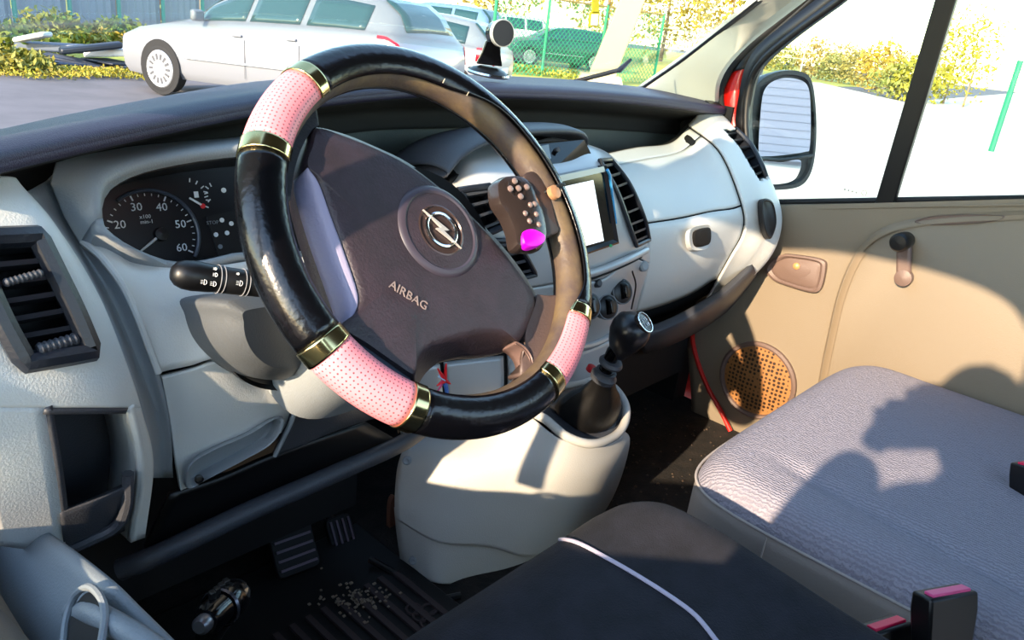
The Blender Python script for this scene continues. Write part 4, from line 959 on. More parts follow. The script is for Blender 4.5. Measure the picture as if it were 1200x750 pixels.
# buckles
def buckle(pA,pB,wdt,label,zc,m_btn):
    """pA,pB: the two ends of the coloured top edge"""
    a,b_=at(*pA,z=zc),at(*pB,z=zc); o=thing('seat_belt_buckle',((a+b_)/2)+np.array([0,0,-.09]),label,'buckle','seat belt buckles')
    u=(b_-a); Lw=np.linalg.norm(u); u/=Lw; dn=np.array([.02,-.35,-1.]); dn-=u*(u@dn); dn/=np.linalg.norm(dn); t=np.cross(u,dn); 
    if t[1]<0: t=-t
    c=(a+b_)/2
    def rect(cn,w_,t_): return [cn+u*w_*i+t*t_*j for i,j in ((-.5,-.5),(.5,-.5),(.5,.5),(-.5,.5))]
    MB().loops([rect(c,Lw*1.12,.026),rect(c+dn*.02,Lw*1.15,.028),rect(c+dn*.09,Lw*1.0,.022)]).build('housing',BLACK,o,bevel=.003)
    MB().loops([rect(c-dn*.003+t*-.003,Lw*.9,.012),rect(c+dn*.004+t*-.003,Lw*.9,.012)]).build('release_button',m_btn,o,bevel=.001)
    return o
PKB=mat('pink_red_button','e0508a',.4); RDB=mat('red_button','e01850',.4)
buckle((1083,697),(1132,688),.03,'large seat belt buckle with pink button at the bench edge, right foreground',.955,PKB)
buckle((1016,737),(1056,724),.03,'smaller red-buttoned seat belt buckle between driver seat and bench',.90,RDB)
buckle((1194,544),(1206,542),.03,'red seat belt buckle cut off by the right photo edge on the bench',.945,RDB)
# ------------------------------------------------------------------ footwell things
def pedal(px,py,yy,rot,label,w_,h_,n,horiz):
    c=at(px,py,y=yy); nn=np.array([-.1,-.8,.6]); nn/=np.linalg.norm(nn); u,v,n3=frame_of(nn)
    o=thing('foot_pedal',c+np.array([0,0,-.05]),label,'pedal','foot pedals')
    O=[c+u*a+v*b_ for a,b_ in rrect(w_,h_,.01)]
    MB().loops([[p-nn*.012 for p in O],O]).build('pad',RUBBER,o,bevel=.002)
    m=mat('worn_ridge','5a4a58',.5)
    for k in range(n):
        t=(k-(n-1)/2)/n
        if horiz: MB().box(c+v*h_*t*.9+nn*.002,w_*.85,.004,.004,np.array([u,v,nn])).build('ridge',m,o,smooth=False)
        else: MB().box(c+u*w_*t*.9+nn*.002,.004,h_*.85,.004,np.array([u,v,nn])).build('ridge',m,o,smooth=False)
    MB().tube([c-nn*.01,c+np.array([0,.10,.06]),c+np.array([0,.14,.25])],.008,8).build('pedal_arm',BLACK,o)
pedal(345,641,.92,0,'left foot pedal with horizontal ridges in the dark footwell',.075,.085,5,True)
pedal(403,632,.93,0,'right foot pedal with slanting upright ridges beside the console',.05,.085,4,False)
# handbrake
HB=thing('handbrake_lever',(-.60,.55,FLZ),'black cylindrical lever with metal button end at bottom left','lever')
h0=at(226,742,y=.555); h1=at(272,700,y=.60)
hx=(h0-h1)/np.linalg.norm(h0-h1)
hc0=at(245,722,y=.58)
MB().tube([np.array([hc0[0]+.02,.66,FLZ]),h1+np.array([.0,.06,-.10]),h1],.014,12).build('lever_shaft',BLACK,HB)
MB().lathe(h1,hx,[(0,-.01),(.016,-.01),(.019,0),(.019,.022),(.017,.025),(.017,.03),(.0155,.034),(.0155,.05),(.012,.058),(0,.058)],28).build('grip',GLOSSBLK,HB)
MB().lathe(h1,hx,[(.019,.024),(.0205,.026),(.019,.029)],28,cap=False).build('collar',mat('steel_dark','6a6a74',.25,metal=.9),HB)
MB().lathe(h1,hx,[(0,.05),(.009,.05),(.009,.066),(.006,.070),(0,.070)],20).build('push_button',mat('dull_steel','7a7a80',.3,metal=.8),HB)
b=MB()
for k in range(4): b.box(h1+hx*(.0+.010*k)+np.array([-.006,0,.021]),.006,.006,.010)
b.build('finger_ridges',BLACK,HB,bevel=.001)
# floor mat with ribs and rings
FM=thing('floor_mat',(-.35,.62,FLZ),'black rubber ribbed mat in the driver footwell, gritty','mat')
MB().box((-.38,.70,FLZ+.006),.42,.52,.012).build('mat_sheet',RUBBER,FM,bevel=.004)
mr=mat('dusty_rubber','3a2f30',.8)
for k in range(14):
    MB().box((-.57+.028*k,.66,FLZ+.014),.010,.30,.006).build('rib',mr,FM,smooth=False)
for px,py in ((503,714),(512,722),(493,722),(502,730),(485,714)):
    p=at(px,py,z=FLZ+.014); MB().tube([p+.012*np.array([math.cos(a),math.sin(a),0]) for a in np.linspace(0,2*PI,17)[:-1]],.0025,6,closed=True).build('ring_stud',mr,FM)
b=MB()
for k in range(90):
    p=at(420+rng.normal(0,22),705+rng.normal(0,12),z=FLZ+.018); b.box(p,.002+.004*rng.random(),.002+.003*rng.random(),.002)
o=b.build('grit',mat('grit','8a7a6a',.9),FM,smooth=False); o['kind']='stuff'
o=MB().tube(cr([at(433,655,z=.60),at(470,676,z=.585),at(510,700,z=.58),at(540,698,z=.585)],20),.006,8).build('floor_cable',BLACK); tag(o,'black cable lying on the floor under the console edge','cable')
o=MB(); O=cr([at(*q,y=.92) for q in ((458,590),(466,586),(470,640),(464,645),(457,630))],20,True); o.loops([O,O+np.array([0,.01,0])]); o=o.build('wiring_tag',mat('rust_tag','8a5a44',.7)); tag(o,'small rusty brown tag at the left edge of the floor console','tag')
# dirt crumbs in passenger footwell
b=MB()
for k in range(320):
    x=.12+.65*rng.random(); y=.45+.5*rng.random(); s_=.002+.004*rng.random()**2; b.box((x,y,FLZ+s_*.4),s_,s_,s_*.7)
o=b.build('footwell_dirt',mat('crumbs','30261f',.95,hex2='54463a',vscale=60),smooth=False); tag(o,'brown crumbs and leaf dirt scattered over the passenger footwell carpet','dirt',kind='stuff')
# ------------------------------------------------------------------ wing mirror
def wing_mirror(s,label):
    x=1.02; pts=[(876,150),(880,112),(893,92),(915,83),(938,84),(950,95),(955,130),(955,170),(950,200),(938,217),(915,222),(895,219),(882,195)]
    O=cr([at(*q,x=x) for q in pts],60,True)
    c=O.mean(0); 
    wm=thing('wing_mirror',c+np.array([0,0,-.2]) if s>0 else c*np.array([-1,1,1])+np.array([0,0,-.2]),label,'mirror')
    fl=lambda A: A if s>0 else np.array(A)*np.array([-1,1,1])
    nrm=np.array([-.42,-.88,.03]); nrm/=np.linalg.norm(nrm)
    # project the outline on the mirror plane
    P=np.array([at(*q,n=nrm,p=c) for q in pts]); P=cr(P,60,True); c=P.mean(0)
    MB().loops([fl(c+(P-c)*.55-nrm*.11),fl(c+(P-c)*.9-nrm*.07),fl(P-nrm*.01),fl(P+nrm*.004),fl(c+(P-c)*.93+nrm*.004),fl(c+(P-c)*.90-nrm*.006)]).build('housing',mat('mirror_black','1a2226',.45),wm)
    def gl(pts,nm,m,h):
        Q=np.array([at(*q,n=nrm,p=c+nrm*h) for q in pts]); Q=cr(Q,50,True)
        MB().loops([fl(Q-nrm*.003),fl(Q)]).build(nm,m,wm,smooth=False)
    gl([(889,180),(892,125),(898,102),(915,92),(935,93),(947,102),(950,130),(949,172),(943,178),(915,182),(896,183)],'main_glass',MIRROR,.002)
    gl([(893,190),(915,190),(938,188),(935,205),(926,213),(908,216),(896,213)],'lower_glass',MIRROR,.002)
    bar=[at(885,185,n=nrm,p=c+nrm*.004),at(915,187,n=nrm,p=c+nrm*.004),at(952,182,n=nrm,p=c+nrm*.004)]
    MB().tube([fl(p) for p in cr(bar,12)],.005,8).build('glass_divider',MATS['mirror_black'],wm)
    foot=np.array([.93,.90,1.14]); MB().loops([[fl(p+np.array([0,.03*i,.05*j])) for i,j in ((-1,-1),(1,-1),(1,1),(-1,1))] for p in (c-nrm*.10+np.array([0,0,-.06]),foot)]).build('mount_arm',MATS['mirror_black'],wm,bevel=.01)
wing_mirror(1,'black two-glass wing mirror outside the passenger window')
# wiper and hanging tag
WP=thing('windscreen_wiper',at(715,90,y=1.27),'black wiper blade lying across the lower right windscreen','wiper')
wa=at(672,96,y=1.33); wb_=at(726,82,y=1.25); wc=at(739,70,y=1.20); 
MB().tube([wa,wb_],.006,8).build('blade',RUBBER,WP); MB().tube([wb_,wc],[.008,.004],8).build('arm_tip',BLACK,WP)
TG=thing('hanging_tag',at(697,32,y=.95),'yellow-edged white paper tag hanging inside the windscreen','tag')
q=[at(*t,y=.95) for t in ((692,14),(703,14),(701.5,32),(690,31))]; prism(q,(0,-1,0),.002).build('yellow_card',mat('yellow_card','f0d820',.6),TG,smooth=False)
q=[at(*t,y=.948) for t in ((693.5,16.5),(701.5,16.5),(700.5,30),(692.5,29.5))]; prism(q,(0,-1,0),.001).build('white_label',mat('white_card','f4f4f2',.6),TG,smooth=False)
q=[at(*t,y=.95) for t in ((696,-40),(702,-40),(702,15),(694,15))]; prism(q,(0,-1,0),.0015).build('yellow_band',MATS['yellow_card'],TG,smooth=False)
# ------------------------------------------------------------------ van nose outside the glass (bonnet)
# ------------------------------------------------------------------ outdoors
ASPH=mat('grey_asphalt','57565a',.9,bump=.6,scale=8,hex2='68656a',vscale=.8)
SAND=mat('pale_concrete_yard','cdc4b2',.9,bump=.4,scale=4,hex2='dad2c2',vscale=.3)
GRASS=mat('autumn_grass_ground','8a9a3c',.95,bump=1,scale=6,hex2='b8a648',vscale=.6)
struct(MB().box((0,30,-.06),260,260,.10).build('ground',ASPH,smooth=False))
def flat(name,pts,m,z,th=.02,lab=None):
    o=MB().loops([[(*p[:2],z) for p in pts],[(*p[:2],z-th) for p in pts]]).build(name,m,smooth=False); return struct(o)
gp_=lambda a,b: tuple(at(a,b,z=0))
flat('yard_pavement',[(3,-60),(190,-60),gp_(1192,109),gp_(1060,120),gp_(960,97),gp_(900,95),gp_(845,108),(2.2,2.5)],SAND,.012)
flat('verge',[(14,14),(22,13),(30,14),(45,18),(100,24),(110,60),(10,60),(8,20),(4,17),(-12,17),(-12,14.6),(0,14.4),(4,15.2),(9,15)],GRASS,.008)
# foliage
LEAFM={}
def leafm(h1,h2):
    k=h1+h2
    if k not in LEAFM:
        dk=lambda h:''.join('%02x'%int(int(h[i:i+2],16)*.74) for i in (0,2,4))
        m=mat('leaves_'+k,dk(h1),.6,hex2=dk(h2),vscale=1.7); LEAFM[k]=m; 
        b=m.node_tree.nodes['Principled BSDF']; b.inputs['Subsurface Weight'].default_value=0
    return LEAFM[k]
def leaves(n,rx,ry,rz,size,seed,droop=0,hollow=.35):
    r=np.random.default_rng(seed); V=[];Fs=[]
    for i in range(n):
        d=r.normal(size=3); d/=np.linalg.norm(d); q=(hollow+(1-hollow)*r.random()**.6); p=d*q*np.array([rx,ry,rz])*(.8+.4*r.random())
        a=r.normal(size=3); a/=np.linalg.norm(a); b_=np.cross(a,r.normal(size=3)); b_/=np.linalg.norm(b_); s=size*(.6+.8*r.random())
        k=len(V); V+= [p-a*s,p+b_*s*.45,p+a*s,p-b_*s*.45]; Fs.append((k,k+1,k+2,k+3))
    return V,Fs
BUSHME={}
def plant(name,loc,label,cat,group,rx,rz,n,size,h1,h2,trunk=None,seed=1,lift=0):
    o=thing(name,loc,label,cat,group)
    key=(rx,rz,n,size,h1,h2,seed)
    if key not in BUSHME:
        V,Fs=leaves(n,rx,rx,rz,size,seed); me=bpy.data.meshes.new('foliage'); me.from_pydata([tuple(v) for v in V],[],Fs); me.materials.append(leafm(h1,h2)); BUSHME[key]=me
    f=bpy.data.objects.new('foliage',BUSHME[key]); COL.objects.link(f); f.parent=o; f.location=(0,0,rz*.95+lift); f['kind']='stuff'; f.rotation_euler=(0,0,seed)
    if trunk:
        L=V3(loc); MB().tube([L,L+np.array([.05,0,(lift+rz)*.5]),L+np.array([0,.05,lift+rz*1.3])],[trunk,trunk*.8,trunk*.3],8).build('trunk',mat('grey_bark','8a7a68',.9,bump=1,scale=30),o)
    else:
        L=V3(loc)
        for k in range(3):
            a=2.1*k+seed; MB().tube([L,L+np.array([rx*.3*math.cos(a),rx*.3*math.sin(a),rz*1.1])],[.02,.006],6).build('stem',mat('brown_stem','6a5238',.9),o)
    return o
# ------------------------------------------------------------------ cars
TYRE=mat('tyre','17181b',.8); RIMS=mat('silver_hubcap','b8bcc2',.3,metal=.6); CGL=mat('car_glass','274a4c',.08,spec=.8); LAMP=mat('red_tail_lamp','c01828',.2)
PLATE=mat('pale_plate','d8dce0',.5)
PROF={
 'wagon':([(0,.36,.62,.64,.62,.5),(.12,.22,.72,.75,.82,.62),(.5,.2,.84,.88,.87,.68),(.9,.2,.90,.95,.88,.70),(1.35,.2,.96,1.03,.89,.70),(1.75,.2,.97,1.26,.89,.66),(2.15,.2,.98,1.43,.90,.60),(2.6,.2,.99,1.48,.90,.59),(3.2,.2,1.0,1.49,.90,.59),(3.9,.2,1.01,1.46,.89,.59),(4.3,.22,1.01,1.41,.87,.58),(4.55,.24,1.0,1.25,.85,.60),(4.72,.3,.92,.98,.82,.66),(4.77,.4,.80,.84,.76,.6)],.92,3.66,.315,(1.38,2.1),(4.32,4.68),[(1.62,2.42),(2.50,3.30),(3.40,4.25)]),
 'hatch':([(0,.36,.62,.64,.62,.5),(.12,.22,.72,.75,.8,.62),(.7,.2,.88,.94,.84,.68),(1.0,.2,.93,1.0,.85,.68),(1.35,.2,.95,1.22,.86,.64),(1.7,.2,.97,1.42,.86,.60),(2.3,.2,.98,1.48,.86,.59),(3.0,.2,1.0,1.46,.86,.58),(3.5,.22,1.0,1.40,.85,.57),(3.8,.25,1.0,1.12,.83,.6),(3.95,.3,.95,.99,.8,.64),(4.0,.4,.8,.84,.74,.6)],.8,3.3,.30,(1.02,1.66),(3.53,3.88),[(1.25,2.05),(2.13,2.85),(2.93,3.45)]),
 'suv':([(0,.45,.85,.88,.68,.55),(.12,.32,.95,1.0,.86,.66),(.8,.3,1.08,1.13,.9,.72),(1.2,.3,1.1,1.2,.91,.72),(1.5,.3,1.12,1.45,.92,.70),(1.85,.3,1.14,1.68,.92,.66),(2.5,.3,1.15,1.76,.92,.66),(3.4,.3,1.16,1.76,.92,.66),(4.2,.32,1.16,1.72,.91,.65),(4.45,.36,1.14,1.5,.89,.68),(4.55,.45,1.0,1.05,.85,.7)],.85,3.6,.36,(1.22,1.8),(4.22,4.5),[(1.5,2.35),(2.45,3.3),(3.4,4.15)])}
def car(kind,label,loc,az,colour,group='parked cars',roll=0,plate=True,pitch=0):
    st,wf,wr,wrad,ws,rs_,side=PROF[kind]; ca=math.radians(az); d=np.array([math.sin(ca),math.cos(ca),pitch]); n=np.array([d[1],-d[0],0]); upv=np.array([0,0,1.])+n*roll
    o=thing('parked_car',loc,label,'car',group); L=V3(loc)
    def pt(s,w_,z): return L+d*s+n*w_+upv*z
    ss=[a[0] for a in st]
    def sec(s): return [float(np.interp(s,ss,[a[k] for a in st])) for k in range(1,6)]
    def half(s):
        zb,ze,zr,wb,wt=sec(s)
        return [(0,zb),(wb*.88,zb),(wb*.97,zb+.10),(wb,zb+(ze-zb)*.55),(wb*.985,ze-.05),(wb*.955,ze),(wb*.955+(wt-wb*.955)*.5,ze+(max(zr-.05,ze+.002)-ze)*.5),(wt,max(zr-.05,ze+.002)),(wt*.8,zr),(0,zr+.015)]
    xs=sorted(set([a[0] for a in st]+list(np.linspace(.02,ss[-1]-.02,34))))
    LPs=[]
    for s in xs:
        h=half(s); LPs.append([pt(s,w_,z) for w_,z in h]+[pt(s,-w_,z) for w_,z in h[-2:0:-1]])
    paint=mat('paint_'+colour,colour,.35,coat=.6); MB().loops(LPs).build('body',paint,o,auto=50)
    # side glass both sides, screens
    for sgn in (1,-1):
        for a,b_ in side:
            rows=[]
            for t in np.linspace(.10,.90,5):
                r=[]
                for s in np.linspace(a,b_,9):
                    zb,ze,zr,wb,wt=sec(s); w0,w1=wb*.955,wt; r.append(pt(s,sgn*(w0+(w1-w0)*t+.012),ze+(max(zr-.05,ze+.01)-ze)*t))
                rows.append(r)
            MB().grid(np.array(rows)).build('side_window',CGL,o,solid=.006)
    for a,b_,nm in ((*ws,'windscreen'),(*rs_,'rear_window')):
        rows=[]
        for s in np.linspace(a,b_,7):
            zb,ze,zr,wb,wt=sec(s); rows.append([pt(s,k*wt*.86,zr+.022-.008*abs(k)) for k in np.linspace(-1,1,7)])
        MB().grid(np.array(rows)).build(nm,CGL,o,solid=.01)
    for s in (wf,wr):
        for sgn in (1,-1):
            wb=sec(s)[3]; c=pt(s,sgn*(wb-.09),wrad)
            MB().lathe(pt(s,sgn*(wb+.004),wrad+.02),n*sgn,[(0,0),(wrad+.055,0),(wrad+.05,.012),(wrad+.03,.012),(0,.010)],28).build('wheel_arch',TYRE,o)
            wh=MB().lathe(c,n*sgn,[(0,-.08),(wrad,-.08),(wrad+.0,.10),(wrad-.03,.112),(wrad*.78,.106),(0,.10)],28).build('wheel',TYRE,o)
            MB().lathe(c,n*sgn,[(wrad*.80,.104),(wrad*.76,.118),(wrad*.66,.112),(wrad*.2,.122),(0,.122)],24).build('hubcap',RIMS,wh)
            b=MB(); u,v,_=frame_of(n*sgn)
            for k in range(14):
                q=2*PI*k/14; dd_=math.cos(q)*u+math.sin(q)*v; b.box(c+n*sgn*.118+dd_*wrad*.50,wrad*.24,.03,.006,np.array([dd_,np.cross(n,dd_),n]))
            b.build('hubcap_slots',mat('slot_dark','4a4c52',.6),wh,smooth=False)
    # lamps, plate, mirror, side strip, handles
    Ls=ss[-1]
    for sgn in (1,-1):
        zb,ze,zr,wb,wt=sec(Ls-.08); 
        rows=[]
        for s in np.linspace(Ls-.34,Ls-.015,8):
            h=half(s); A_=np.array(h[3]); B_=np.array(h[5]); rows.append([pt(s+.012,sgn*(A_+(B_-A_)*t)[0]*1.018,(A_+(B_-A_)*t)[1]) for t in (.35,.6,.85,1.0)])
        MB().grid(np.array(rows)).build('tail_lamp',LAMP,o,solid=.008)
        zb,ze,zr,wb,wt=sec(.12); MB().loops([[pt(a,sgn*w_,z) for a,w_,z in ((.0,wb*.7,ze-.16),(.02,wb*.72,ze-.02),(.28,wb*1.01,ze+.03),(.22,wb*1.0,ze-.10))],[pt(a+.15,sgn*w_*.8,z) for a,w_,z in ((.0,wb*.7,ze-.16),(.02,wb*.72,ze-.02),(.28,wb*1.01,ze+.03),(.22,wb*1.0,ze-.10))]]).build('head_lamp',mat('lamp_clear','c8ccd0',.15),o,smooth=False)
        zb,ze,zr,wb,wt=sec(side[0][0]+.12); MB().box(pt(side[0][0]+.12,sgn*(wb+.09),ze+.08),.09,.18,.14,np.array([d,n,[0,0,1]])).build('door_mirror',paint,o,bevel=.03)
        MB().tube([pt(s,sgn*(sec(s)[3]*1.0+.006),.50) for s in np.linspace(wf+.5,wr-.5,8)],.014,6).build('rub_strip',mat('strip_grey','9aa2aa',.5),o)
        for a,b_ in side[:2]: MB().box(pt(b_-.08,sgn*(sec(b_)[3]+.012),sec(b_)[1]-.14),.16,.03,.03,np.array([d,n,[0,0,1]])).build('door_handle',paint,o,bevel=.008)
        for a,b_ in side[:2]: MB().tube([pt(b_+.04,sgn*(sec(b_+.04)[3]+.002),z) for z in (.32,.6,.8)],.004,5).build('door_gap',mat('slot_dark','4a4c52',.6),o)
    zb,ze,zr,wb,wt=sec(Ls-.02)
    if plate: MB().box(pt(Ls+.01,0,ze-.24),.02,.5,.11,np.array([d,n,[0,0,1]])).build('number_plate',PLATE,o,smooth=False)
    MB().box(pt(Ls-.03,0,.42),.12,1.5,.20,np.array([d,n,[0,0,1]])).build('rear_bumper',paint,o,bevel=.04)
    return o
# the white estate: front wheel near (4.2,11.4)
def place(kind,wheel,az,front=True):
    wf=PROF[kind][1]; ca=math.radians(az); d=np.array([math.sin(ca),math.cos(ca),0]); n=np.array([d[1],-d[0],0]); return V3(wheel)-d*wf-n*.82
car('wagon','white estate car side-on with silver wheel, nearest, through the left windscreen',place('wagon',(4.10,11.12,0),163),163,'7c8088',pitch=.035)
car('hatch','white hatchback parked just beyond the white estate, tail towards us',(7.9,13.6,0),150,'8a8e94')
car('suv','blue-grey off-roader parked behind the green mesh fence by the white hatchback',(15.5,21.5,0),160,'6f8cb0')
car('wagon','dark green estate behind the mesh fence, left of the leaning post',(22.0,21.8,0),118,'1f4a42')
car('hatch','dark car showing red tail lamp right of the leaning concrete post',(29.0,17.5,0),100,'2a3a40')
car('suv','pale car roof showing far behind between the blue and green cars',(24,27,0),120,'c8ccd2')
# mesh fence
GRN=mat('green_fence_paint','1f9a6a',.5)
FN=thing('mesh_fence',(20.5,15.8,0),'green chain-link fence with steel posts in front of the parked cars','fence')
fa=np.array([16.2,16.6,0]); fb=np.array([23.3,15.5,0]); fz=2.25
for t in (0,.28,.62,1): 
    p=fa+(fb-fa)*t; MB().tube([p,p+np.array([0,0,fz+.05])],.045,8).build('post',GRN,FN)
MB().tube([fa+np.array([0,0,fz]),fb+np.array([0,0,fz])],.03,8).build('top_rail',mat('rusty_rail','a08850',.7),FN)
b=MB(); L=np.linalg.norm(fb-fa); ud=(fb-fa)/L; st_=.17
for k in range(int(-fz/st_),int(L/st_)+1):
    for sg in (1,-1):
        s0_=k*st_; a=[max(s0_,0),0]; 
        x0,z0=s0_,0; x1,z1=s0_+fz,fz
        if x0<0: z0=-x0; x0=0
        if x1>L: z1=fz-(x1-L); x1=L
        if sg<0: x0,x1=L-x0,L-x1
        b.tube([fa+ud*x0+np.array([0,0,z0]),fa+ud*x1+np.array([0,0,z1])],.009,4,cap=False)
o=b.build('chain_link',GRN,FN,smooth=False); o['kind']='stuff'
# yellow rails further right
RL=thing('pale_rail_fence',(27,14.8,0),'pale wire rails running right from the green fence','fence')
for z in (1.35,1.6,1.85): MB().tube([(23.5,15.6,z),(33,14.2,z)],.02,6).build('rail',mat('pale_rail','d8cf9a',.6),RL)
for t in (.45,.95): p=np.array([23.5,15.6,0])*(1-t)+np.array([33,14.2,0])*t; MB().tube([p,p+np.array([0,0,1.95])],.03,6).build('rail_post',mat('pale_rail','d8cf9a',.6),RL)
# leaning concrete post
CP=thing('concrete_post',at(704,96,z=0),'pale concrete lamp post leaning right behind the fence','post')
p0=at(702,97,z=0); p1=at(741,0,n=(.76,.65,0),p=p0); dv_=(p1-p0); 
W_=np.array([.65,-.76,0]); D_=np.array([.76,.65,0])
MB().loops([[p+W_*w_*i+D_*.15*j for i,j in ((-1,-1),(1,-1),(1,1),(-1,1))] for p,w_ in ((p0,.42),(p0+dv_*2.2,.30))]).build('shaft',mat('pale_concrete','cbb98e',.9,bump=.5,scale=10),CP,smooth=False,bevel=.04)
MB().loops([[p+W_*w_*i+D_*w_*j for i,j in ((-1,-1),(1,-1),(1,1),(-1,1))] for p,w_ in ((p0+np.array([0,0,0]),.7),(p0+np.array([0,0,.25]),.6))]).build('footing',MATS['pale_concrete'],CP,smooth=False)
# green post in the right-hand yard
gp0=at(1161,178,z=0); gp1=at(1196,71,n=(.9,.2,0),p=gp0)
o=MB().tube([gp0,gp1],.06,8).build('yard_post',mat('mint_post','1c7a5c',.5)); tag(o,'mint green steel post standing alone in the pale yard, far right','post')
# panel fence at far left
PFN=thing('panel_fence',(0,19,0),'grey corrugated panel fence with green posts at far left','fence')
pa=np.array([-6,16.9,0]); pb_=np.array([11,21.5,0]); ud=(pb_-pa)/np.linalg.norm(pb_-pa); nn=np.array([ud[1],-ud[0],0]); Lf=np.linalg.norm(pb_-pa); PGR=mat('blue_grey_panel','7a8aa0',.6); 
k=0; t=0
SPN=1.25
while t<Lf-SPN:
    pts=[]; 
    for i in range(25):
        q=pa+ud*(t+(SPN-.05)*i/24)+nn*.02*math.sin(i*PI/2); pts.append(q)
    P=np.array(pts); MB().grid(np.stack([P+np.array([0,0,.05]),P+np.array([0,0,2.3])],0)).build('panel',PGR,PFN,smooth=False,solid=.006)
    p=pa+ud*(t+SPN-.02)+nn*.08; MB().tube([p,p+np.array([0,0,2.5])],.05,8).build('post',mat('teal_post','1a8a84',.5),PFN)
    t+=SPN
# debris heap left of the estate
DB=thing('scrap_bumper',at(100,72,z=0),'heap of dark and white scrap panels lying by the estate car nose','scrap')
c=at(105,81,z=0)
for i,(dx,dy,w_,l_,h_,rz,m) in enumerate(((0,0,1.3,.5,.12,.2,'2a3140'),(-.2,-.3,.9,.4,.05,1.1,'3a4456'),(.3,.1,.8,.5,.04,-.6,'1a2230'),(-.7,.5,1.2,.4,.14,-.3,'4a5668'),(.5,.35,1.2,.5,.12,.1,'e6e6e6'),(.1,-.15,.9,.28,.10,.5,'1c2430'),(-.9,.15,.7,.2,.08,-.5,'c8ccd0'))):
    M_=np.array([[math.cos(rz)*.76+math.sin(rz)*-.0,-.6,0],[.6,.76,0],[0,0,1]]); a=rz-.7; ax_=np.array([[math.cos(a),math.sin(a),.06*(i-2)],[-math.sin(a),math.cos(a),0],[0,0,1.]])
    MB().box(c+np.array([dx*.76+dy*.6,-dx*.6+dy*.76,h_/2+.06*i]),w_,l_,h_,ax_).build('scrap_piece',mat('scrap_'+m,m,.4),DB,bevel=.03)
# planting
def gpos(px,py): return at(px,py,z=0)
k=0
for px,py,rx,rz,h1,h2,lab in ((20,58,.8,.28,'5a8a2c','a8a42c','yellow-green bush at the left edge below the panel fence'),(62,52,.7,.38,'4f8a2e','b8b030','tall green bush second from the left along the panel fence'),(110,50,.7,.24,'5f9438','d0a83a','low green bush between two teal fence posts'),(138,50,.6,.32,'4a8a34','a8b83a','green bush just left of the estate car bonnet'),(5,75,.6,.16,'8a9a3a','b8a83c','flat yellow grass clump at the left photo edge'),(170,36,.5,.6,'e0563a','f0a040','red-orange autumn bush above the estate car bonnet')):
    plant('shrub',gpos(px,py)*.94,lab,'bush','shrubs along the panel fence',rx,rz,900,.07,h1,h2,seed=k+1); k+=1
for px,py,rx,rz,lab in ((40,88,.7,.06,'thin yellow grass strip on the asphalt at far left'),(95,88,.5,.06,'short grass tuft in front of the scrap heap'),(150,90,.6,.07,'yellow grass tuft beside the estate car front wheel'),(15,72,.9,.10,'wide yellow grass patch at the left photo edge')):
    plant('grass_tuft',gpos(px,py),lab,'grass','grass tufts on the asphalt',rx,rz,700,.03,'b8c03a','d8b83a',seed=k+1); k+=1
plant('grass_tuft',gpos(640,88),'broad yellow-green grass under the mesh fence','grass','grass tufts on the asphalt',1.6,.14,900,.06,'98b83a','d8c840',seed=k+1)
# trees beyond
for i,(x,y,rx,rz,lift,h1,h2,lab) in enumerate(((2,23,2.0,2.2,1.5,'5f9a3a','d0b83a','green-yellow tree behind the panel fence at far left'),(9,25,1.8,2.4,1.6,'d8a83a','e8603a','orange autumn tree behind the estate car roof'),(14,30,2.4,2.6,2,'8aa83a','e0c040','yellow-green tree behind the white hatchback'),(22,33,3.0,3.0,1.6,'8aa840','e8c83a','wide yellow tree behind the blue off-roader'),(30,30,3.2,3.4,1.2,'e0b02a','f4d84a','golden tree left of the leaning post top'),(37,28,3.2,3.6,1.0,'e8b828','f8e060','golden tree right of the leaning post top'),(42,23,3.2,3.4,.6,'d8b02a','f4dc50','golden tree nearest the right windscreen pillar'),(48,31,3.5,4,.6,'c8a83a','f0d860','pale gold tree furthest back behind the golden trees'))):
    plant('autumn_tree',(x,y,0),lab,'tree','autumn trees beyond the cars',rx,rz,2200,.16,h1,h2,trunk=.14,seed=30+i,lift=lift)
plant('bare_trunk_tree',at(222,38,z=0)+np.array([1.5,1.8,0]),'brown tree trunk rising behind the estate car bonnet','tree',None,.9,.9,160,.14,'a8b03a','d8a83a',trunk=.30,seed=50,lift=2.6)
# right-hand scrub bank
sc_list=((895,82,'a8b040','e0b830'),(920,84,'8fa848','d8c050'),(950,92,'c8a040','e0c860'),(975,96,'98a850','c8b860'),(1000,100,'a8a058','d8c050'),(1025,108,'e0b038','f0d040'),(1050,116,'9aac50','d0c050'),(1075,120,'c0c040','e8d838'))
for i,(px,py,h1,h2) in enumerate(sc_list):
    p=gpos(px,py); 
    plant('scrub_bush',p,'%s scrub bush on the far bank, %s along from the wing mirror'%(('ochre','olive','tan','sage','straw','orange','grey-green','lemon')[i],('first','second','third','fourth','fifth','sixth','seventh','eighth')[i]),'bush','scrub along the far bank',1.35,.95+.25*(i%3),800,.14,h1,h2,seed=70+i)
for i,(px,py,r,h,h1,h2,lab) in enumerate(((885,70,3,2.6,'e0c030','f0d858','tall golden scrub tree behind the front corner of the side window'),(985,72,4,2.2,'c8b060','e0c878','hazy tan tree line beyond the bank'),(1050,80,4,2.0,'c0b068','d8c888','hazy pale tree line beyond the bank, nearer the divider bar'))):
    p=gpos(px,py+14); p=p*np.array([1.5,1.5,0]); plant('far_tree',p,lab,'tree','far trees on the bank',r,h,900,.24,h1,h2,trunk=.12,seed=90+i,lift=.4)
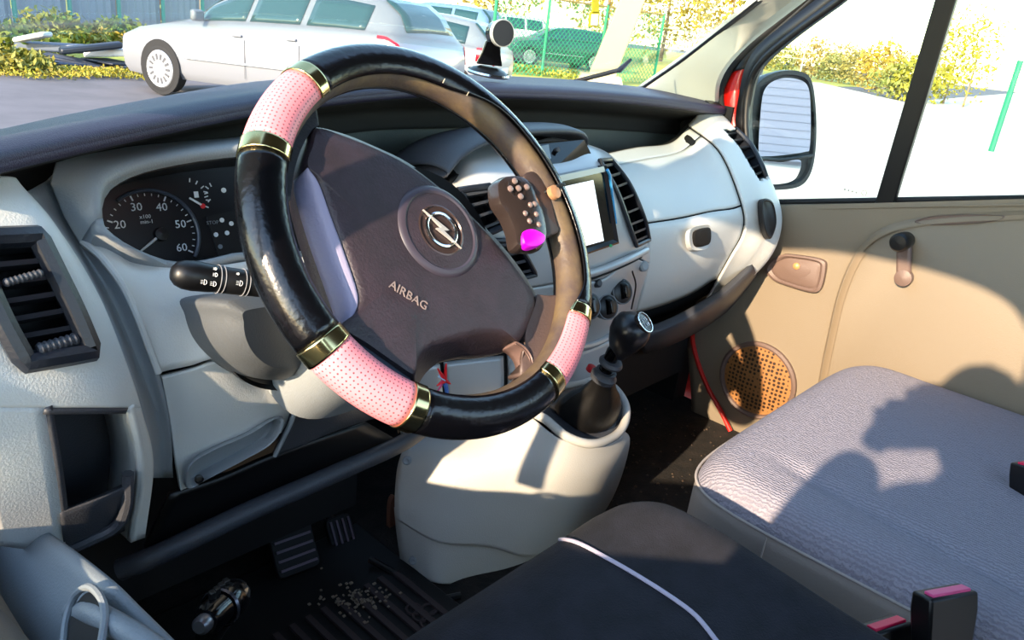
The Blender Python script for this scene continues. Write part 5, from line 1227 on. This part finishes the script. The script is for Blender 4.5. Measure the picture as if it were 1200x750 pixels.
# sparse yellow sapling right of the divider bar
for i,(px,py,n,lab) in enumerate(((1105,122,420,'sparse yellow sapling just right of the divider bar'),(1128,126,220,'thin yellow sapling further right of the divider bar'))):
    plant('sapling',gpos(px,py),lab,'tree','yellow saplings',1.1,2.3,n*2,.11,'d8cc20','e8dc30',trunk=.05,seed=110+i,lift=.2)
# ribbed grey shed behind the van (seen in the wing mirror)
SH=thing('ribbed_shed',(10,-14,0),'pale ribbed metal shed standing behind the van, seen in the mirror','shed')
for k in range(14): MB().box((2+16*.5,-14,.1+.16*k+.07),16,.10,.150).build('cladding_board',mat('lilac_cladding','b8b4c4',.6),SH,smooth=False)
MB().box((10,-14.2,1.2),16.2,.25,2.4).build('shed_wall',mat('shed_grey','a4a0b0',.7),SH,smooth=False)
# ------------------------------------------------------------------ photographer leaning at the driver's window
def skin(name,J,E_,m,parent=None,sub=2):
    me=bpy.data.meshes.new(name); off=worldoff(parent) if parent else np.zeros(3)
    me.from_pydata([tuple(V3(j[0])-off) for j in J],E_,[]); o=bpy.data.objects.new(name,me); COL.objects.link(o)
    if parent: o.parent=parent
    md=o.modifiers.new('skin','SKIN'); md.use_smooth_shade=True
    for i,j in enumerate(J): me.skin_vertices[0].data[i].radius=(j[1],j[1] if len(j)<3 else j[2]); 
    me.skin_vertices[0].data[0].use_root=True
    s=o.modifiers.new('sub','SUBSURF'); s.levels=sub; s.render_levels=sub
    me.materials.append(m); return o
cb_=CAM-FW*.045
back=-FW; 
hd=CAM-FW*.205+np.array([-.0,-.03,.015])
PH=thing('person',(hd[0]-.30,hd[1]-.10,0),'person in dark jacket and cap leaning at the driver window holding a camera','person')
JK=mat('dark_jacket','23262e',.8); SKN=mat('skin','c89a80',.55); TRS=mat('dark_trousers','1c1e26',.85)
side_=RT/np.linalg.norm(RT); side_=np.array([side_[0],side_[1],0]); side_/=np.linalg.norm(side_)
bk2=np.array([-FW[0],-FW[1],0]); bk2/=np.linalg.norm(bk2)
neck=hd+bk2*.02+np.array([0,0,-.11]); chest=neck+bk2*.03+np.array([0,0,-.15]); pel=chest+bk2*.16+np.array([0,0,-.43]); 
shR=neck+side_*.18+bk2*.03+np.array([0,0,-.05]); shL=neck-side_*.14+bk2*.02+np.array([0,0,-.04])
wrR=cb_+side_*.075-FW*.03+np.array([0,0,-.05]); wrL=cb_-side_*.075-FW*.02+np.array([0,0,-.06])
elR=shR+side_*.08-bk2*.02+np.array([0,0,-.27]); elL=shL-side_*.13-bk2*.06+np.array([0,0,-.22])
hipR=pel+side_*.10+np.array([0,0,-.06]); hipL=pel-side_*.10+np.array([0,0,-.06])
knR=hipR-bk2*.02; knR[2]=.48; knL=hipL+bk2*.02; knL[2]=.48
anR=knR+bk2*.04; anR[2]=.08; anL=knL+bk2*.06; anL[2]=.08
toR=anR-bk2*.17; toR[2]=.045; toL=anL-bk2*.17; toL[2]=.045
J=[(pel,.15,.12),(chest,.19,.14),(neck,.09),(shR,.075),(elR,.07),(wrR,.045),(shL,.075),(elL,.07),(wrL,.045),(hipR,.10),(knR,.07),(anR,.05),(toR,.04),(hipL,.10),(knL,.07),(anL,.05),(toL,.04),(hd+np.array([0,0,-.05]),.06)]
skin('body',J,[(0,1),(1,2),(1,3),(3,4),(4,5),(1,6),(6,7),(7,8),(0,9),(9,10),(10,11),(11,12),(0,13),(13,14),(14,15),(15,16),(2,17)],JK,PH)
hb=MB(); n=20
fwd=np.array([FW[0],FW[1],FW[2]*.5]); fwd/=np.linalg.norm(fwd); hu=np.cross(side_,fwd); hu=hu if hu[2]>0 else -hu
LPh=[]
for t in np.linspace(-1,1,15):
    r=math.sqrt(max(1-t*t,0.0009)); zz=t*.125
    LPh.append([hd+hu*zz+side_*.076*r*math.cos(a)*(1-.12*(t<0)*abs(t))+fwd*(.096*r*math.sin(a)+(.01 if t<0 else 0)) for a in np.linspace(0,2*PI,n,endpoint=False)])
hb.loops(LPh).build('head',SKN,PH)
hb=MB().loops([[hd+fwd*.09+hu*.01+side_*.012*i+hu*.025*j for i,j in ((-.6,1),(.6,1),(1,-1),(-1,-1))],[hd+fwd*.115-hu*.012+side_*.010*i+hu*.012*j for i,j in ((-.6,1),(.6,1),(1,-1),(-1,-1))]]).build('nose',SKN,PH,bevel=.004)
for s_ in (1,-1):
    MB().lathe(hd+fwd*.083+side_*.03*s_+hu*.018,fwd,[(0,0),(.011,0),(.009,.007),(0,.009)],14).build('eye',mat('eye_white','e8e8e4',.3),PH)
    MB().lathe(hd+side_*.078*s_-fwd*.005,side_*s_,[(0,-.006),(.028,-.006),(.03,.004),(.02,.01),(0,.008)],16).build('ear',SKN,PH)
MB().box(hd+fwd*.088-hu*.055,.045,.010,.012,np.array([side_,fwd,hu])).build('mouth',mat('lips','9a5a50',.5),PH,bevel=.004)
LPh=[]
for t in np.linspace(.25,1,8):
    r=math.sqrt(max(1-t*t,.002)); LPh.append([hd+hu*(.135*t+.002)+side_*.086*r*math.cos(a)*1.02+fwd*(.106*r*math.sin(a)) for a in np.linspace(0,2*PI,n,endpoint=False)])
MB().loops(LPh).build('cap',mat('dark_cap','1a1c24',.8),PH)
brim=[hd+hu*.045+fwd*(.095+.06*math.sin(a))+side_*.08*math.cos(a) for a in np.linspace(0,PI,12)]
MB().loops([[p for p in brim],[p+hu*.006 for p in brim]]).build('cap_brim',MATS['dark_cap'],PH)
# hands: palm + five fingers round the camera grip
def hand(wr,sgn):
    palm=cb_+side_*.068*sgn+UP*-.012-FW*.012
    skin('hand',[(wr,.026),(wr*.45+palm*.55,.026,.020),(palm,.028,.018)],[(0,1),(1,2)],SKN,PH,1)
    for k in range(4):
        r0=palm+UP*(.024-.016*k); ln=(.95,1.05,1.0,.8)[k]
        skin('finger',[(r0-side_*.004*sgn,.009),(r0+FW*.022*ln+side_*.006*sgn,.0085),(r0+FW*.034*ln-side_*.012*sgn,.008),(r0+FW*.030*ln-side_*.028*sgn,.0065)],[(0,1),(1,2),(2,3)],SKN,PH,1)
    r0=palm-UP*.02-FW*.01; skin('thumb',[(r0,.011),(r0-FW*.018-side_*.012*sgn+UP*.012,.010),(r0-FW*.024-side_*.03*sgn+UP*.024,.008)],[(0,1),(1,2)],SKN,PH,1)
hand(wrR,1); hand(wrL,-1)
CM=thing('photo_camera',cb_-UP*.05,'black hand-held photo camera at the driver window','camera')
ax3=np.array([side_,UP,FW])
MB().box(cb_-FW*.015,.12,.085,.05,np.array([RT,UP,FW])).build('camera_body',BLACK,CM,bevel=.008)
MB().lathe(cb_,FW,[(0,0),(.032,0),(.032,.012),(.034,.030),(0,.030)],28).build('lens_barrel',BLACK,CM)
MB().box(cb_+UP*.05-FW*.015,.045,.03,.045,np.array([RT,UP,FW])).build('viewfinder_hump',BLACK,CM,bevel=.006)
